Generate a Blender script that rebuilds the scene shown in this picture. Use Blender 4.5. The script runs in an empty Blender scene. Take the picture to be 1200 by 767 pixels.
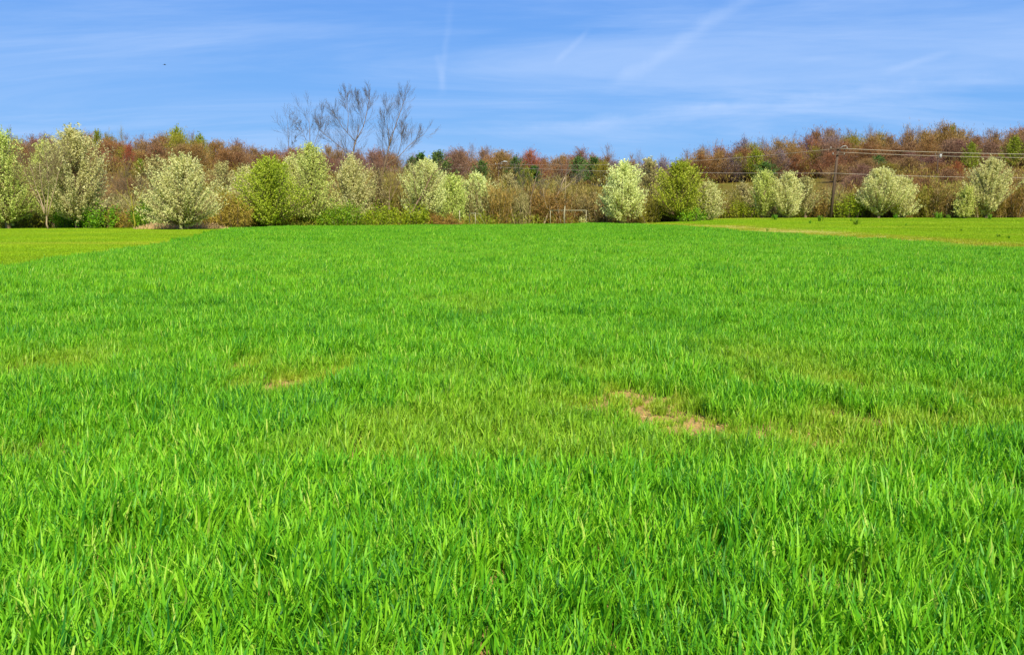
import bpy, math, random
import numpy as np
from mathutils import Vector, Matrix

R = math.radians
S = bpy.context.scene
COL = S.collection
random.seed(7)
RNG = np.random.default_rng(7)

# ------------------------------------------------------------------ camera, sky, sun, exposure
CAM_H = 1.65
TH = math.atan(0.1355)
cam = bpy.data.cameras.new('camera')
cam.sensor_width = 36.0
cam.lens = 30.0
cam.clip_start = 0.05
cam.clip_end = 12000
cam_o = bpy.data.objects.new('camera', cam)
cam_o.location = (0, 0, CAM_H)
cam_o.rotation_euler = (math.pi / 2 - TH, 0, 0)
COL.objects.link(cam_o)
S.camera = cam_o

SUN_EL = R(47)
SUN_AZ = R(163)          # clockwise from +Y (the way the camera looks)
w = bpy.data.worlds.new('World')
S.world = w
w.use_nodes = True
nt = w.node_tree
for n in list(nt.nodes):
    nt.nodes.remove(n)


def N(t, typ, **kw):
    n = t.nodes.new(typ)
    for k, v in kw.items():
        if k == 'inp':
            for i, x in v.items():
                n.inputs[i].default_value = x
        else:
            setattr(n, k, v)
    return n


def math_n(t, op, a, b=None, c=None, clamp=False):
    n = t.nodes.new('ShaderNodeMath')
    n.operation = op
    n.use_clamp = clamp
    for i, x in enumerate((a, b, c)):
        if x is None:
            continue
        if isinstance(x, (int, float)):
            n.inputs[i].default_value = x
        else:
            t.links.new(x, n.inputs[i])
    return n.outputs[0]


def vmath(t, op, a, b=None):
    n = t.nodes.new('ShaderNodeVectorMath')
    n.operation = op
    for i, x in enumerate((a, b)):
        if x is None:
            continue
        if isinstance(x, (tuple, list, Vector)):
            n.inputs[i].default_value = tuple(x)
        else:
            t.links.new(x, n.inputs[i])
    return n.outputs['Value'] if op in ('DOT_PRODUCT', 'LENGTH') else n.outputs[0]


def smooth(t, v, lo, hi):
    n = t.nodes.new('ShaderNodeMapRange')
    n.interpolation_type = 'SMOOTHSTEP'
    n.inputs['From Min'].default_value = lo
    n.inputs['From Max'].default_value = hi
    t.links.new(v, n.inputs['Value'])
    return n.outputs[0]


def mixc(t, fac, a, b, blend='MIX'):
    n = t.nodes.new('ShaderNodeMix')
    n.data_type = 'RGBA'
    n.blend_type = blend
    if isinstance(fac, (int, float)):
        n.inputs[0].default_value = fac
    else:
        t.links.new(fac, n.inputs[0])
    for i, x in ((6, a), (7, b)):
        if isinstance(x, tuple):
            n.inputs[i].default_value = (*x[:3], 1)
        else:
            t.links.new(x, n.inputs[i])
    return n.outputs[2]


def pix_dir(px, py):
    """world direction of a pixel of the 1200 x 767 photograph"""
    u, v = (px - 600) / 1000, (383.5 - py) / 1000
    c, s = math.cos(TH), math.sin(TH)
    return Vector((u, c + v * s, -s + v * c)).normalized()


sky = N(nt, 'ShaderNodeTexSky', sky_type='NISHITA', sun_disc=False, sun_elevation=SUN_EL,
        sun_rotation=SUN_AZ, altitude=0, air_density=1.3, dust_density=0.3, ozone_density=3.0)
tc = N(nt, 'ShaderNodeTexCoord')
gen = vmath(nt, 'NORMALIZE', tc.outputs['Generated'])
sep = N(nt, 'ShaderNodeSeparateXYZ')
nt.links.new(gen, sep.inputs[0])
zc = math_n(nt, 'ADD', math_n(nt, 'MAXIMUM', sep.outputs['Z'], 0.0), 0.09)
cx = math_n(nt, 'DIVIDE', sep.outputs['X'], zc)
cy = math_n(nt, 'DIVIDE', sep.outputs['Y'], zc)
comb = N(nt, 'ShaderNodeCombineXYZ')
nt.links.new(cx, comb.inputs[0])
nt.links.new(cy, comb.inputs[1])
mp = N(nt, 'ShaderNodeMapping', inp={1: (2.3, 0.4, 0), 2: (0, 0, R(14)), 3: (0.45, 1.0, 1)})
nt.links.new(comb.outputs[0], mp.inputs[0])
n1 = N(nt, 'ShaderNodeTexNoise', inp={'Scale': 0.75, 'Detail': 9, 'Roughness': 0.62, 'Distortion': 0.8})
nt.links.new(mp.outputs[0], n1.inputs['Vector'])
mp2 = N(nt, 'ShaderNodeMapping', inp={1: (7.3, 1.4, 0), 2: (0, 0, R(-22)), 3: (0.35, 1.6, 1)})
nt.links.new(comb.outputs[0], mp2.inputs[0])
n2 = N(nt, 'ShaderNodeTexNoise', inp={'Scale': 0.9, 'Detail': 8, 'Roughness': 0.6, 'Distortion': 0.3})
nt.links.new(mp2.outputs[0], n2.inputs['Vector'])
c1 = smooth(nt, n1.outputs[0], 0.36, 0.74)
c2 = smooth(nt, n2.outputs[0], 0.48, 0.8)
cloud = math_n(nt, 'ADD', math_n(nt, 'MULTIPLY', c1, 0.62), math_n(nt, 'MULTIPLY', c2, 0.38))
# old, spreading aeroplane trails: arcs across the sky with soft noisy edges
nse = N(nt, 'ShaderNodeTexNoise', inp={'Scale': 26, 'Detail': 5, 'Roughness': 0.6})
nt.links.new(gen, nse.inputs['Vector'])
for (ax, ay, bx, by, wd, st) in ((705, 112, 925, -36, 0.012, .27), (515, 118, 529, -6, 0.006, .15),
                                 (648, 76, 692, 34, 0.005, .22), (1030, 86, 1118, 60, 0.006, .25),
                                 (540, 164, 1290, 78, 0.013, .34), (930, 72, 1040, 62, 0.006, .12),
                                 (512, 60, 521, 112, 0.006, .2)):
    a, b = pix_dir(ax, ay), pix_dir(bx, by)
    nv = a.cross(b).normalized()
    along = (b - a).normalized()
    lo, hi = along.dot(a), along.dot(b)
    dist = math_n(nt, 'ABSOLUTE', math_n(nt, 'ADD', vmath(nt, 'DOT_PRODUCT', gen, nv),
                  math_n(nt, 'MULTIPLY', math_n(nt, 'SUBTRACT', nse.outputs[0], 0.5), wd * 1.3)))
    core = math_n(nt, 'SUBTRACT', 1.0, smooth(nt, dist, 0.0, wd))
    al = vmath(nt, 'DOT_PRODUCT', gen, along)
    m = (hi - lo) * 0.25
    seg = math_n(nt, 'MULTIPLY', smooth(nt, al, lo - m * .2, lo + m),
                 math_n(nt, 'SUBTRACT', 1.0, smooth(nt, al, hi - m, hi + m * .2)))
    k = math_n(nt, 'MULTIPLY', math_n(nt, 'MULTIPLY', core, seg), math_n(nt, 'MULTIPLY', nse.outputs[0], st * 1.6))
    cloud = math_n(nt, 'ADD', cloud, k)
cloud = math_n(nt, 'MULTIPLY', cloud, 0.8, clamp=True)
# the clear spring blue of this sky: pale above the horizon, deepening upwards, the same all round
el = N(nt, 'ShaderNodeValToRGB')
for i_, (po, c) in enumerate(((0.0, (2.15, 4.95, 8.9)), (.12, (1.55, 4.0, 8.7)), (.30, (.95, 2.85, 8.1)), (1.0, (.35, 1.3, 5.0)))):
    e_ = el.color_ramp.elements[i_] if i_ < 2 else el.color_ramp.elements.new(po)
    e_.position = po
    e_.color = (*[q / 10 for q in c], 1)
nt.links.new(math_n(nt, 'MAXIMUM', sep.outputs['Z'], 0.0), el.inputs[0])
blue = mixc(nt, 1.0, el.outputs[0], (10.0, 10.0, 10.0), 'MULTIPLY')
skyc = mixc(nt, 0.9, sky.outputs[0], blue)
colr = mixc(nt, cloud, skyc, (4.9, 6.5, 9.6))
bg = N(nt, 'ShaderNodeBackground', inp={1: 0.061})
nt.links.new(colr, bg.inputs[0])
wo = N(nt, 'ShaderNodeOutputWorld')
nt.links.new(bg.outputs[0], wo.inputs[0])

sl = bpy.data.lights.new('sun', 'SUN')
sl.energy = 5.0
sl.angle = R(0.53)
sl.color = (1.0, 0.95, 0.86)
so = bpy.data.objects.new('sun', sl)
sd = Vector((math.sin(SUN_AZ) * math.cos(SUN_EL), math.cos(SUN_AZ) * math.cos(SUN_EL), math.sin(SUN_EL)))
so.rotation_euler = (-sd).to_track_quat('-Z', 'Y').to_euler()
so.location = sd * 60
COL.objects.link(so)
S.view_settings.view_transform = 'Standard'
S.view_settings.look = 'None'
S.view_settings.exposure = 0.85
S.view_settings.gamma = 1.0


# ------------------------------------------------------------------ places
def sstep(v, lo, hi):
    t = np.clip((np.asarray(v, float) - lo) / (hi - lo), 0, 1)
    return t * t * (3 - 2 * t)


CREST_PX = [-700, -60, 60, 200, 330, 480, 640, 760, 850, 950, 1060, 1200, 1300, 2400]
CREST_Z = [12, 12, 12.3, 12.3, 10.6, 8.4, 8.8, 8.6, 8.4, 9.6, 12.2, 12.6, 12.8, 13]


def ground_z(x, y):
    x = np.asarray(x, float)
    y = np.asarray(y, float)
    yy = np.maximum(y, 20.0)
    px = 600 + 1000 * x / yy
    C = np.interp(px, CREST_PX, CREST_Z)
    t = np.clip((y - 124) / 106, 0, 1)
    t = 0.45 * t + 0.55 * t * t * (3 - 2 * t)
    u = x / yy
    z = C * t + 0.85 * sstep(u, .03, .3) * sstep(y, 50, 112)
    z = z + sstep(y, 230, 330) * 2.0 - sstep(y, 400, 1200) * 30
    return z


def gz(x, y):
    return float(ground_z(x, y))


def z_at(D, py):
    t = (383.5 - py) / 1000
    c, s = math.cos(TH), math.sin(TH)
    return CAM_H + D * (t * c - s) / (c + t * s)


def x_at(D, px, z=1.65):
    depth = D * math.cos(TH) + (CAM_H - z) * math.sin(TH)
    return (px - 600) / 1000 * depth


def pt(px, py, D):
    z = z_at(D, py)
    return Vector((x_at(D, px, z), D, z))


# ------------------------------------------------------------------ object helpers
def tag(o, label=None, cat=None, group=None, kind=None):
    if label: o['label'] = label
    if cat: o['category'] = cat
    if group: o['group'] = group
    if kind: o['kind'] = kind
    return o


def thing(name, loc, label, cat, group=None, rz=0.0, sc=(1, 1, 1)):
    o = bpy.data.objects.new(name, None)
    o.empty_display_size = 0.3
    o.location = loc
    o.rotation_euler = (0, 0, rz)
    o.scale = sc
    COL.objects.link(o)
    return tag(o, label, cat, group)


def mobj(name, me, mat=None, parent=None):
    o = bpy.data.objects.new(name, me)
    if mat is not None and not me.materials:
        me.materials.append(mat)
    COL.objects.link(o)
    if mat is not None and me.materials[0] is not mat:
        o.material_slots[0].link = 'OBJECT'
        o.material_slots[0].material = mat
    if parent: o.parent = parent
    return o


def mesh(name, V, F, rnd=None, smooth_=False):
    me = bpy.data.meshes.new(name)
    me.from_pydata([tuple(v) for v in V] if not isinstance(V, np.ndarray) else V.tolist(), [],
                   F if not isinstance(F, np.ndarray) else F.tolist())
    if rnd is not None:
        a = me.attributes.new('rnd', 'FLOAT', 'POINT')
        a.data.foreach_set('value', np.asarray(rnd, dtype=np.float32))
    if smooth_:
        me.shade_smooth()
    me.update()
    return me


class MB:
    def __init__(s):
        s.v, s.f, s.r = [], [], []

    def tube(s, P, rad, n=5, r=None, cap=True):
        P = [Vector(p) for p in P]
        b = len(s.v)
        rr = random.random() if r is None else r
        for i, p in enumerate(P):
            d = (P[min(i + 1, len(P) - 1)] - P[max(i - 1, 0)])
            d = d.normalized() if d.length > 1e-9 else Vector((0, 0, 1))
            a = d.cross(Vector((0.31, 0.95, 0.05))).normalized()
            c = d.cross(a)
            for k in range(n):
                t = 2 * math.pi * k / n
                s.v.append(p + (a * math.cos(t) + c * math.sin(t)) * rad[i])
                s.r.append(rr)
        for i in range(len(P) - 1):
            for k in range(n):
                k2 = (k + 1) % n
                s.f.append((b + i * n + k, b + i * n + k2, b + (i + 1) * n + k2, b + (i + 1) * n + k))
        if cap:
            s.f.append(tuple(b + k for k in reversed(range(n))))
            s.f.append(tuple(b + (len(P) - 1) * n + k for k in range(n)))

    def box(s, c, h, rz=0.0, r=0.5):
        b = len(s.v)
        ca, sa = math.cos(rz), math.sin(rz)
        for dx, dy, dz in ((-1, -1, -1), (1, -1, -1), (1, 1, -1), (-1, 1, -1), (-1, -1, 1), (1, -1, 1), (1, 1, 1), (-1, 1, 1)):
            x, y = dx * h[0], dy * h[1]
            s.v.append(Vector((c[0] + x * ca - y * sa, c[1] + x * sa + y * ca, c[2] + dz * h[2])))
            s.r.append(r)
        for q in ((0, 3, 2, 1), (4, 5, 6, 7), (0, 1, 5, 4), (1, 2, 6, 5), (2, 3, 7, 6), (3, 0, 4, 7)):
            s.f.append(tuple(b + i for i in q))

    def build(s, name, mat=None, parent=None, sm=False):
        return mobj(name, mesh(name, s.v, s.f, s.r, sm), mat, parent)


def slivers(C, Dr, L, W, rng, rnd, shape='diamond'):
    """many small leaf or twig faces: centres C, directions Dr, lengths L, widths W"""
    n = len(C)
    Dr = Dr / (np.linalg.norm(Dr, axis=1, keepdims=True) + 1e-9)
    q = rng.normal(size=(n, 3))
    side = np.cross(Dr, q)
    side /= (np.linalg.norm(side, axis=1, keepdims=True) + 1e-9)
    L = np.broadcast_to(L, n)[:, None]
    W = np.broadcast_to(W, n)[:, None]
    V = np.empty((n, 4, 3))
    V[:, 0] = C - Dr * L / 2
    V[:, 1] = C + side * W / 2 + (Dr * L * .08)
    V[:, 2] = C + Dr * L / 2
    V[:, 3] = C - side * W / 2 + (Dr * L * .08)
    F = np.arange(n * 4).reshape(n, 4)
    return V.reshape(-1, 3), F, np.repeat(rnd, 4)


# ------------------------------------------------------------------ materials
def mat_leafy(name, cols, trans=0.3, rough=0.6, spec=0.25, noise_scale=0.0, dark=0.0, var=0.12, warm=(.96, 1.05, .55)):
    """colour ramp over each leaf's own random value; translucent"""
    m = bpy.data.materials.new(name)
    m.use_nodes = True
    t = m.node_tree
    p = t.nodes['Principled BSDF']
    at = N(t, 'ShaderNodeAttribute', attribute_name='rnd')
    ramp = N(t, 'ShaderNodeValToRGB')
    e = ramp.color_ramp.elements
    while len(e) < len(cols): e.new(0.5)
    for i, c in enumerate(cols):
        e[i].position = i / max(1, len(cols) - 1)
        e[i].color = (c[0] * warm[0], c[1] * warm[1], c[2] * warm[2], 1)
    t.links.new(at.outputs['Fac'], ramp.inputs[0])
    oi = N(t, 'ShaderNodeObjectInfo')
    hs = N(t, 'ShaderNodeHueSaturation')
    t.links.new(math_n(t, 'ADD', math_n(t, 'MULTIPLY', oi.outputs['Random'], 2 * var), 1 - var), hs.inputs['Value'])
    t.links.new(math_n(t, 'ADD', math_n(t, 'MULTIPLY', oi.outputs['Random'], .03), .485), hs.inputs['Hue'])
    t.links.new(ramp.outputs[0], hs.inputs['Color'])
    t.links.new(hs.outputs[0], p.inputs['Base Color'])
    p.inputs['Roughness'].default_value = rough
    p.inputs['Specular IOR Level'].default_value = spec
    if trans:
        tr = N(t, 'ShaderNodeBsdfTranslucent')
        t.links.new(hs.outputs[0], tr.inputs[0])
        mx = N(t, 'ShaderNodeMixShader', inp={0: trans})
        t.links.new(p.outputs[0], mx.inputs[1])
        t.links.new(tr.outputs[0], mx.inputs[2])
        t.links.new(mx.outputs[0], t.nodes['Material Output'].inputs[0])
    return m


def mat_plain(name, c1, c2, scale=4.0, rough=0.8, metal=0.0, stretch=(1, 1, 1), bump=0.0):
    m = bpy.data.materials.new(name)
    m.use_nodes = True
    t = m.node_tree
    p = t.nodes['Principled BSDF']
    co = N(t, 'ShaderNodeTexCoord')
    mpn = N(t, 'ShaderNodeMapping', inp={3: stretch})
    t.links.new(co.outputs['Object'], mpn.inputs[0])
    nz = N(t, 'ShaderNodeTexNoise', inp={'Scale': scale, 'Detail': 6, 'Roughness': 0.6})
    t.links.new(mpn.outputs[0], nz.inputs['Vector'])
    t.links.new(mixc(t, smooth(t, nz.outputs[0], .3, .7), c1, c2), p.inputs['Base Color'])
    p.inputs['Roughness'].default_value = rough
    p.inputs['Metallic'].default_value = metal
    if bump:
        b = N(t, 'ShaderNodeBump', inp={0: bump, 1: 0.02})
        t.links.new(nz.outputs[0], b.inputs['Height'])
        t.links.new(b.outputs[0], p.inputs['Normal'])
    return m


# crop blades: each blade's own colour, plus broad drifts of bluer and yellower plants over the field
def mat_crop():
    m = bpy.data.materials.new('crop_blade')
    m.use_nodes = True
    t = m.node_tree
    p = t.nodes['Principled BSDF']
    at = N(t, 'ShaderNodeAttribute', attribute_name='rnd')
    ti = N(t, 'ShaderNodeAttribute', attribute_name='tint', attribute_type='INSTANCER')
    ramp = N(t, 'ShaderNodeValToRGB')
    e = ramp.color_ramp.elements
    cols = [(0.0, (0.014, .125, .014)), (.24, (.075, .295, .009)), (.55, (.175, .445, .010)), (.85, (.275, .540, .020)), (1.0, (.42, .54, .08))]
    while len(e) < len(cols): e.new(0.5)
    for i, (po, c) in enumerate(cols):
        e[i].position = po
        e[i].color = (*c, 1)
    geo = N(t, 'ShaderNodeNewGeometry')
    nz = N(t, 'ShaderNodeTexNoise', inp={'Scale': 0.7, 'Detail': 5, 'Roughness': 0.7})
    t.links.new(geo.outputs['Position'], nz.inputs['Vector'])
    shift = math_n(t, 'MULTIPLY', math_n(t, 'SUBTRACT', nz.outputs[0], 0.5), .8)
    t.links.new(math_n(t, 'ADD', math_n(t, 'ADD', at.outputs['Fac'], shift),
                       math_n(t, 'MULTIPLY', ti.outputs['Fac'], 0.12)), ramp.inputs[0])
    col = mixc(t, math_n(t, 'MULTIPLY', ti.outputs['Fac'], 0.75, clamp=True), ramp.outputs[0], (.36, .38, .03))
    t.links.new(col, p.inputs['Base Color'])
    p.inputs['Roughness'].default_value = .5
    p.inputs['Specular IOR Level'].default_value = .22
    tr = N(t, 'ShaderNodeBsdfTranslucent')
    t.links.new(mixc(t, 1.0, col, (1.15, 1.15, .6), 'MULTIPLY'), tr.inputs[0])
    mx = N(t, 'ShaderNodeMixShader', inp={0: .42})
    t.links.new(p.outputs[0], mx.inputs[1])
    t.links.new(tr.outputs[0], mx.inputs[2])
    t.links.new(mx.outputs[0], t.nodes['Material Output'].inputs[0])
    return m


def lawn_colour(t, pos, nb, nf):
    """mown grass: pale and dark mower bands, patches, fine mottling"""
    mp_ = N(t, 'ShaderNodeMapping', inp={2: (0, 0, R(-12)), 3: (.025, .13, .1)})
    t.links.new(pos, mp_.inputs[0])
    bn = N(t, 'ShaderNodeTexNoise', inp={'Scale': 1.0, 'Detail': 4, 'Roughness': .6})
    t.links.new(mp_.outputs[0], bn.inputs['Vector'])
    lawn = mixc(t, smooth(t, nb.outputs[0], .3, .7), (.185, .33, .003), (.26, .38, .005))
    lawn = mixc(t, math_n(t, 'MULTIPLY', smooth(t, bn.outputs[0], .50, .66), .55), lawn, (.36, .38, .025))
    lawn = mixc(t, math_n(t, 'MULTIPLY', smooth(t, bn.outputs[0], .48, .36), .6), lawn, (.17, .245, .003))
    return mixc(t, math_n(t, 'MULTIPLY', smooth(t, nf.outputs[0], .4, .75), .5), lawn, (.13, .22, .004))


def mat_lawn():
    m = bpy.data.materials.new('lawn_blade')
    m.use_nodes = True
    t = m.node_tree
    p = t.nodes['Principled BSDF']
    geo = N(t, 'ShaderNodeNewGeometry')
    pos = geo.outputs['Position']
    nb = N(t, 'ShaderNodeTexNoise', inp={'Scale': .16, 'Detail': 5, 'Roughness': .6})
    nf = N(t, 'ShaderNodeTexNoise', inp={'Scale': 1.6, 'Detail': 6, 'Roughness': .7})
    t.links.new(pos, nb.inputs['Vector'])
    t.links.new(pos, nf.inputs['Vector'])
    at = N(t, 'ShaderNodeAttribute', attribute_name='rnd')
    ti = N(t, 'ShaderNodeAttribute', attribute_name='tint', attribute_type='INSTANCER')
    c = lawn_colour(t, pos, nb, nf)
    c = mixc(t, ti.outputs['Fac'], c, (.30, .27, .02))
    hs = N(t, 'ShaderNodeHueSaturation')
    t.links.new(math_n(t, 'ADD', math_n(t, 'MULTIPLY', at.outputs['Fac'], .6), .75), hs.inputs['Value'])
    t.links.new(c, hs.inputs['Color'])
    t.links.new(hs.outputs[0], p.inputs['Base Color'])
    p.inputs['Roughness'].default_value = .6
    p.inputs['Specular IOR Level'].default_value = .2
    tr = N(t, 'ShaderNodeBsdfTranslucent')
    t.links.new(hs.outputs[0], tr.inputs[0])
    mx = N(t, 'ShaderNodeMixShader', inp={0: .3})
    t.links.new(p.outputs[0], mx.inputs[1])
    t.links.new(tr.outputs[0], mx.inputs[2])
    t.links.new(mx.outputs[0], t.nodes['Material Output'].inputs[0])
    return m


def mat_ground():
    """mown grass near, leaf litter and rough pasture on the hill"""
    m = bpy.data.materials.new('ground_cover')
    m.use_nodes = True
    t = m.node_tree
    p = t.nodes['Principled BSDF']
    geo = N(t, 'ShaderNodeNewGeometry')
    pos = geo.outputs['Position']
    nb = N(t, 'ShaderNodeTexNoise', inp={'Scale': .16, 'Detail': 5, 'Roughness': .6})
    nf = N(t, 'ShaderNodeTexNoise', inp={'Scale': 2.6, 'Detail': 6, 'Roughness': .7})
    t.links.new(pos, nb.inputs['Vector'])
    t.links.new(pos, nf.inputs['Vector'])
    lawn = lawn_colour(t, pos, nb, nf)
    past = mixc(t, smooth(t, nf.outputs[0], .3, .7), (.085, .07, .006), (.12, .095, .010))
    past = mixc(t, smooth(t, nb.outputs[0], .45, .7), past, (.10, .10, .007))
    litter = mixc(t, smooth(t, nf.outputs[0], .3, .7), (.075, .042, .012), (.13, .075, .022))
    sp = N(t, 'ShaderNodeSeparateXYZ')
    t.links.new(pos, sp.inputs[0])
    # the pasture lies right of the wooded slope
    rgt = smooth(t, math_n(t, 'DIVIDE', sp.outputs[0], sp.outputs[1]), -.12, -.02)
    rgt = math_n(t, 'MULTIPLY', rgt, math_n(t, 'SUBTRACT', 1.0, smooth(t, math_n(t, 'DIVIDE', sp.outputs[0], sp.outputs[1]), .345, .375)))
    hill = mixc(t, rgt, litter, past)
    crest = smooth(t, sp.outputs[1], 226, 236)
    hill = mixc(t, crest, hill, litter)
    col = mixc(t, smooth(t, math_n(t, 'ADD', sp.outputs[1], math_n(t, 'MULTIPLY', nb.outputs[0], 8)), 118, 126), lawn, hill)
    t.links.new(col, p.inputs['Base Color'])
    p.inputs['Roughness'].default_value = .95
    p.inputs['Specular IOR Level'].default_value = .1
    b = N(t, 'ShaderNodeBump', inp={0: .6, 1: .08})
    t.links.new(nf.outputs[0], b.inputs['Height'])
    t.links.new(b.outputs[0], p.inputs['Normal'])
    return m


def mat_soil(name, c1, c2, c3, sc):
    m = bpy.data.materials.new(name)
    m.use_nodes = True
    t = m.node_tree
    p = t.nodes['Principled BSDF']
    geo = N(t, 'ShaderNodeNewGeometry')
    nb = N(t, 'ShaderNodeTexNoise', inp={'Scale': sc, 'Detail': 8, 'Roughness': .7})
    nf = N(t, 'ShaderNodeTexNoise', inp={'Scale': sc * 7, 'Detail': 8, 'Roughness': .8})
    t.links.new(geo.outputs['Position'], nb.inputs['Vector'])
    t.links.new(geo.outputs['Position'], nf.inputs['Vector'])
    col = mixc(t, smooth(t, nb.outputs[0], .35, .65), c1, c2)
    col = mixc(t, smooth(t, nf.outputs[0], .5, .75), col, c3)
    t.links.new(col, p.inputs['Base Color'])
    p.inputs['Roughness'].default_value = .95
    b = N(t, 'ShaderNodeBump', inp={0: .8, 1: .03})
    t.links.new(nf.outputs[0], b.inputs['Height'])
    t.links.new(b.outputs[0], p.inputs['Normal'])
    return m


M = {
    'crop': mat_crop(),
    'ground': mat_ground(),
    'soil': mat_soil('bare_soil', (.31, .18, .045), (.46, .29, .085), (.20, .15, .035), 6.0),
    'verge': mat_soil('worn_verge', (.26, .25, .012), (.31, .25, .035), (.19, .26, .01), 0.7),
    'bark_grey': mat_plain('bark_grey', (.17, .13, .08), (.27, .21, .13), 3, stretch=(6, 6, 1)),
    'bark_brown': mat_plain('bark_brown', (.10, .065, .03), (.19, .12, .055), 3, stretch=(6, 6, 1)),
    'bark_pale': mat_plain('bark_pale', (.22, .155, .075), (.32, .235, .125), 3, stretch=(6, 6, 1)),
    'bark_dark': mat_plain('bark_dark', (.085, .062, .045), (.14, .105, .075), 3, stretch=(6, 6, 1)),
    'pear_white': mat_leafy('pear_white_blossom', [(.50, .53, .20), (.64, .65, .30), (.74, .74, .38), (.82, .81, .48)], .5, warm=(.98, .97, .74)),
    'pear_cream': mat_leafy('pear_cream_blossom', [(.40, .46, .11), (.52, .56, .17), (.62, .64, .25), (.72, .72, .34)], .5, warm=(.98, .98, .7)),
    'pear_green': mat_leafy('pear_leafing', [(.18, .24, .01), (.29, .34, .012), (.38, .42, .02), (.46, .47, .07)], .35, warm=(.95, .95, 1)),
    'pear_dusky': mat_leafy('pear_dusky_blossom', [(.24, .20, .07), (.34, .29, .12), (.44, .40, .18), (.54, .52, .26)], .3, warm=(.98, .96, .75)),
    'bush_green': mat_leafy('bush_fresh_green', [(.06, .15, .006), (.11, .22, .008), (.19, .30, .010), (.28, .34, .02)], .3),
    'bush_lime': mat_leafy('bush_lime', [(.10, .15, .006), (.19, .24, .008), (.27, .31, .010), (.36, .35, .02)], .3),
    'bramble': mat_leafy('bramble_brown', [(.13, .07, .02), (.25, .14, .035), (.33, .20, .05), (.30, .25, .05)], .15),
    'reed': mat_leafy('dry_reed', [(.40, .24, .09), (.56, .36, .16), (.64, .45, .22), (.50, .36, .12)], .2, warm=(1, 1, 1)),
    'weed': mat_leafy('weed_leaf', [(.06, .17, .006), (.09, .22, .006), (.13, .26, .006), (.17, .30, .008)], .25, warm=(1, 1, 1)),
    'lawn': mat_lawn(),
    'scrub_tan': mat_leafy('scrub_tan', [(.12, .08, .03), (.20, .135, .05), (.27, .19, .075), (.33, .25, .12)], .1),
    'scrub_olive': mat_leafy('scrub_olive', [(.12, .09, .015), (.19, .15, .02), (.25, .21, .03), (.30, .27, .05)], .15),
    'scrub_rust': mat_leafy('scrub_rust', [(.12, .06, .025), (.20, .10, .035), (.27, .145, .05), (.30, .19, .08)], .1),
    'scrub_grey': mat_leafy('scrub_grey', [(.14, .10, .06), (.22, .17, .10), (.31, .24, .15), (.38, .31, .20)], .1),
    'wood_brown': mat_leafy('wood_brown', [(.11, .055, .026), (.185, .095, .042), (.25, .135, .06), (.30, .175, .08)], .1, warm=(1, 1.02, .8)),
    'wood_rust': mat_leafy('wood_rust', [(.14, .055, .024), (.215, .09, .036), (.28, .125, .048), (.31, .16, .06)], .1, warm=(1, 1.02, .85)),
    'wood_maroon': mat_leafy('wood_maroon', [(.115, .052, .042), (.17, .08, .06), (.22, .108, .08), (.255, .14, .10)], .1, warm=(1, 1.02, .85)),
    'wood_red': mat_leafy('wood_red_buds', [(.16, .04, .02), (.27, .06, .03), (.34, .085, .04), (.30, .12, .05)], .2, warm=(1, 1.02, .8)),
    'wood_orange': mat_leafy('wood_orange', [(.15, .068, .024), (.22, .105, .034), (.27, .14, .044), (.28, .175, .052)], .15, warm=(1, 1.02, .8)),
    'wood_olive': mat_leafy('wood_olive', [(.12, .09, .015), (.20, .15, .02), (.26, .21, .025), (.28, .25, .035)], .15),
    'wood_lime': mat_leafy('wood_lime', [(.10, .12, .008), (.18, .21, .012), (.25, .28, .015), (.30, .30, .03)], .25),
    'wood_green': mat_leafy('conifer_green', [(.03, .07, .012), (.05, .10, .018), (.075, .14, .02), (.10, .17, .03)], .1, warm=(1, 1.02, .8)),
    'wood_violet': mat_leafy('wood_violet', [(.10, .065, .07), (.15, .10, .10), (.20, .14, .14), (.24, .18, .17)], .1, warm=(1, 1, 1)),
    'paint': mat_plain('goal_paint', (.22, .20, .10), (.29, .26, .14), 5, .6),
    'pole': mat_plain('pole_wood', (.05, .028, .014), (.085, .05, .025), 2, .9, stretch=(8, 8, .6)),
    'metal': mat_plain('grey_metal', (.24, .24, .21), (.32, .32, .28), 3, .5),
    'wire': mat_plain('wire', (.34, .29, .20), (.42, .36, .26), 3, .5),
    'wall_white': mat_plain('wall_white', (.56, .55, .52), (.66, .65, .62), 1.5, .8),
    'wall_stone': mat_plain('wall_stone', (.13, .115, .10), (.22, .20, .175), 2.5, .9),
    'roof': mat_plain('roof_shingle', (.09, .07, .05), (.14, .11, .085), 3, .9),
    'glass': mat_plain('window_glass', (.04, .05, .06), (.06, .07, .08), 1, .15),
    'bird': mat_plain('bird_plumage', (.02, .02, .02), (.04, .035, .03), 5, .8),
}

# ------------------------------------------------------------------ the ground
LEFT_EDGE = [(-13.5, 0), (-13.4, 22.0), (-14.8, 29.5), (-16.2, 40.5), (-20.7, 61), (-23.3, 72), (-23.0, 80)]
RIGHT_EDGE = [(27, 0), (24.5, 20), (20.6, 34), (18.6, 45), (16.8, 56), (14.0, 75), (11.0, 88), (8.8, 97)]


def left_x(y): return np.interp(y, [p[1] for p in LEFT_EDGE], [p[0] for p in LEFT_EDGE])
def right_x(y): return np.interp(y, [p[1] for p in RIGHT_EDGE], [p[0] for p in RIGHT_EDGE])
def far_y(x): return np.interp(x, [-26, -22, -10, 0, 13, 30], [77, 82, 88, 93, 99, 100])


def in_crop(x, y):
    return (x > left_x(y)) & (x < right_x(y)) & (y < far_y(x))


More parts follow.
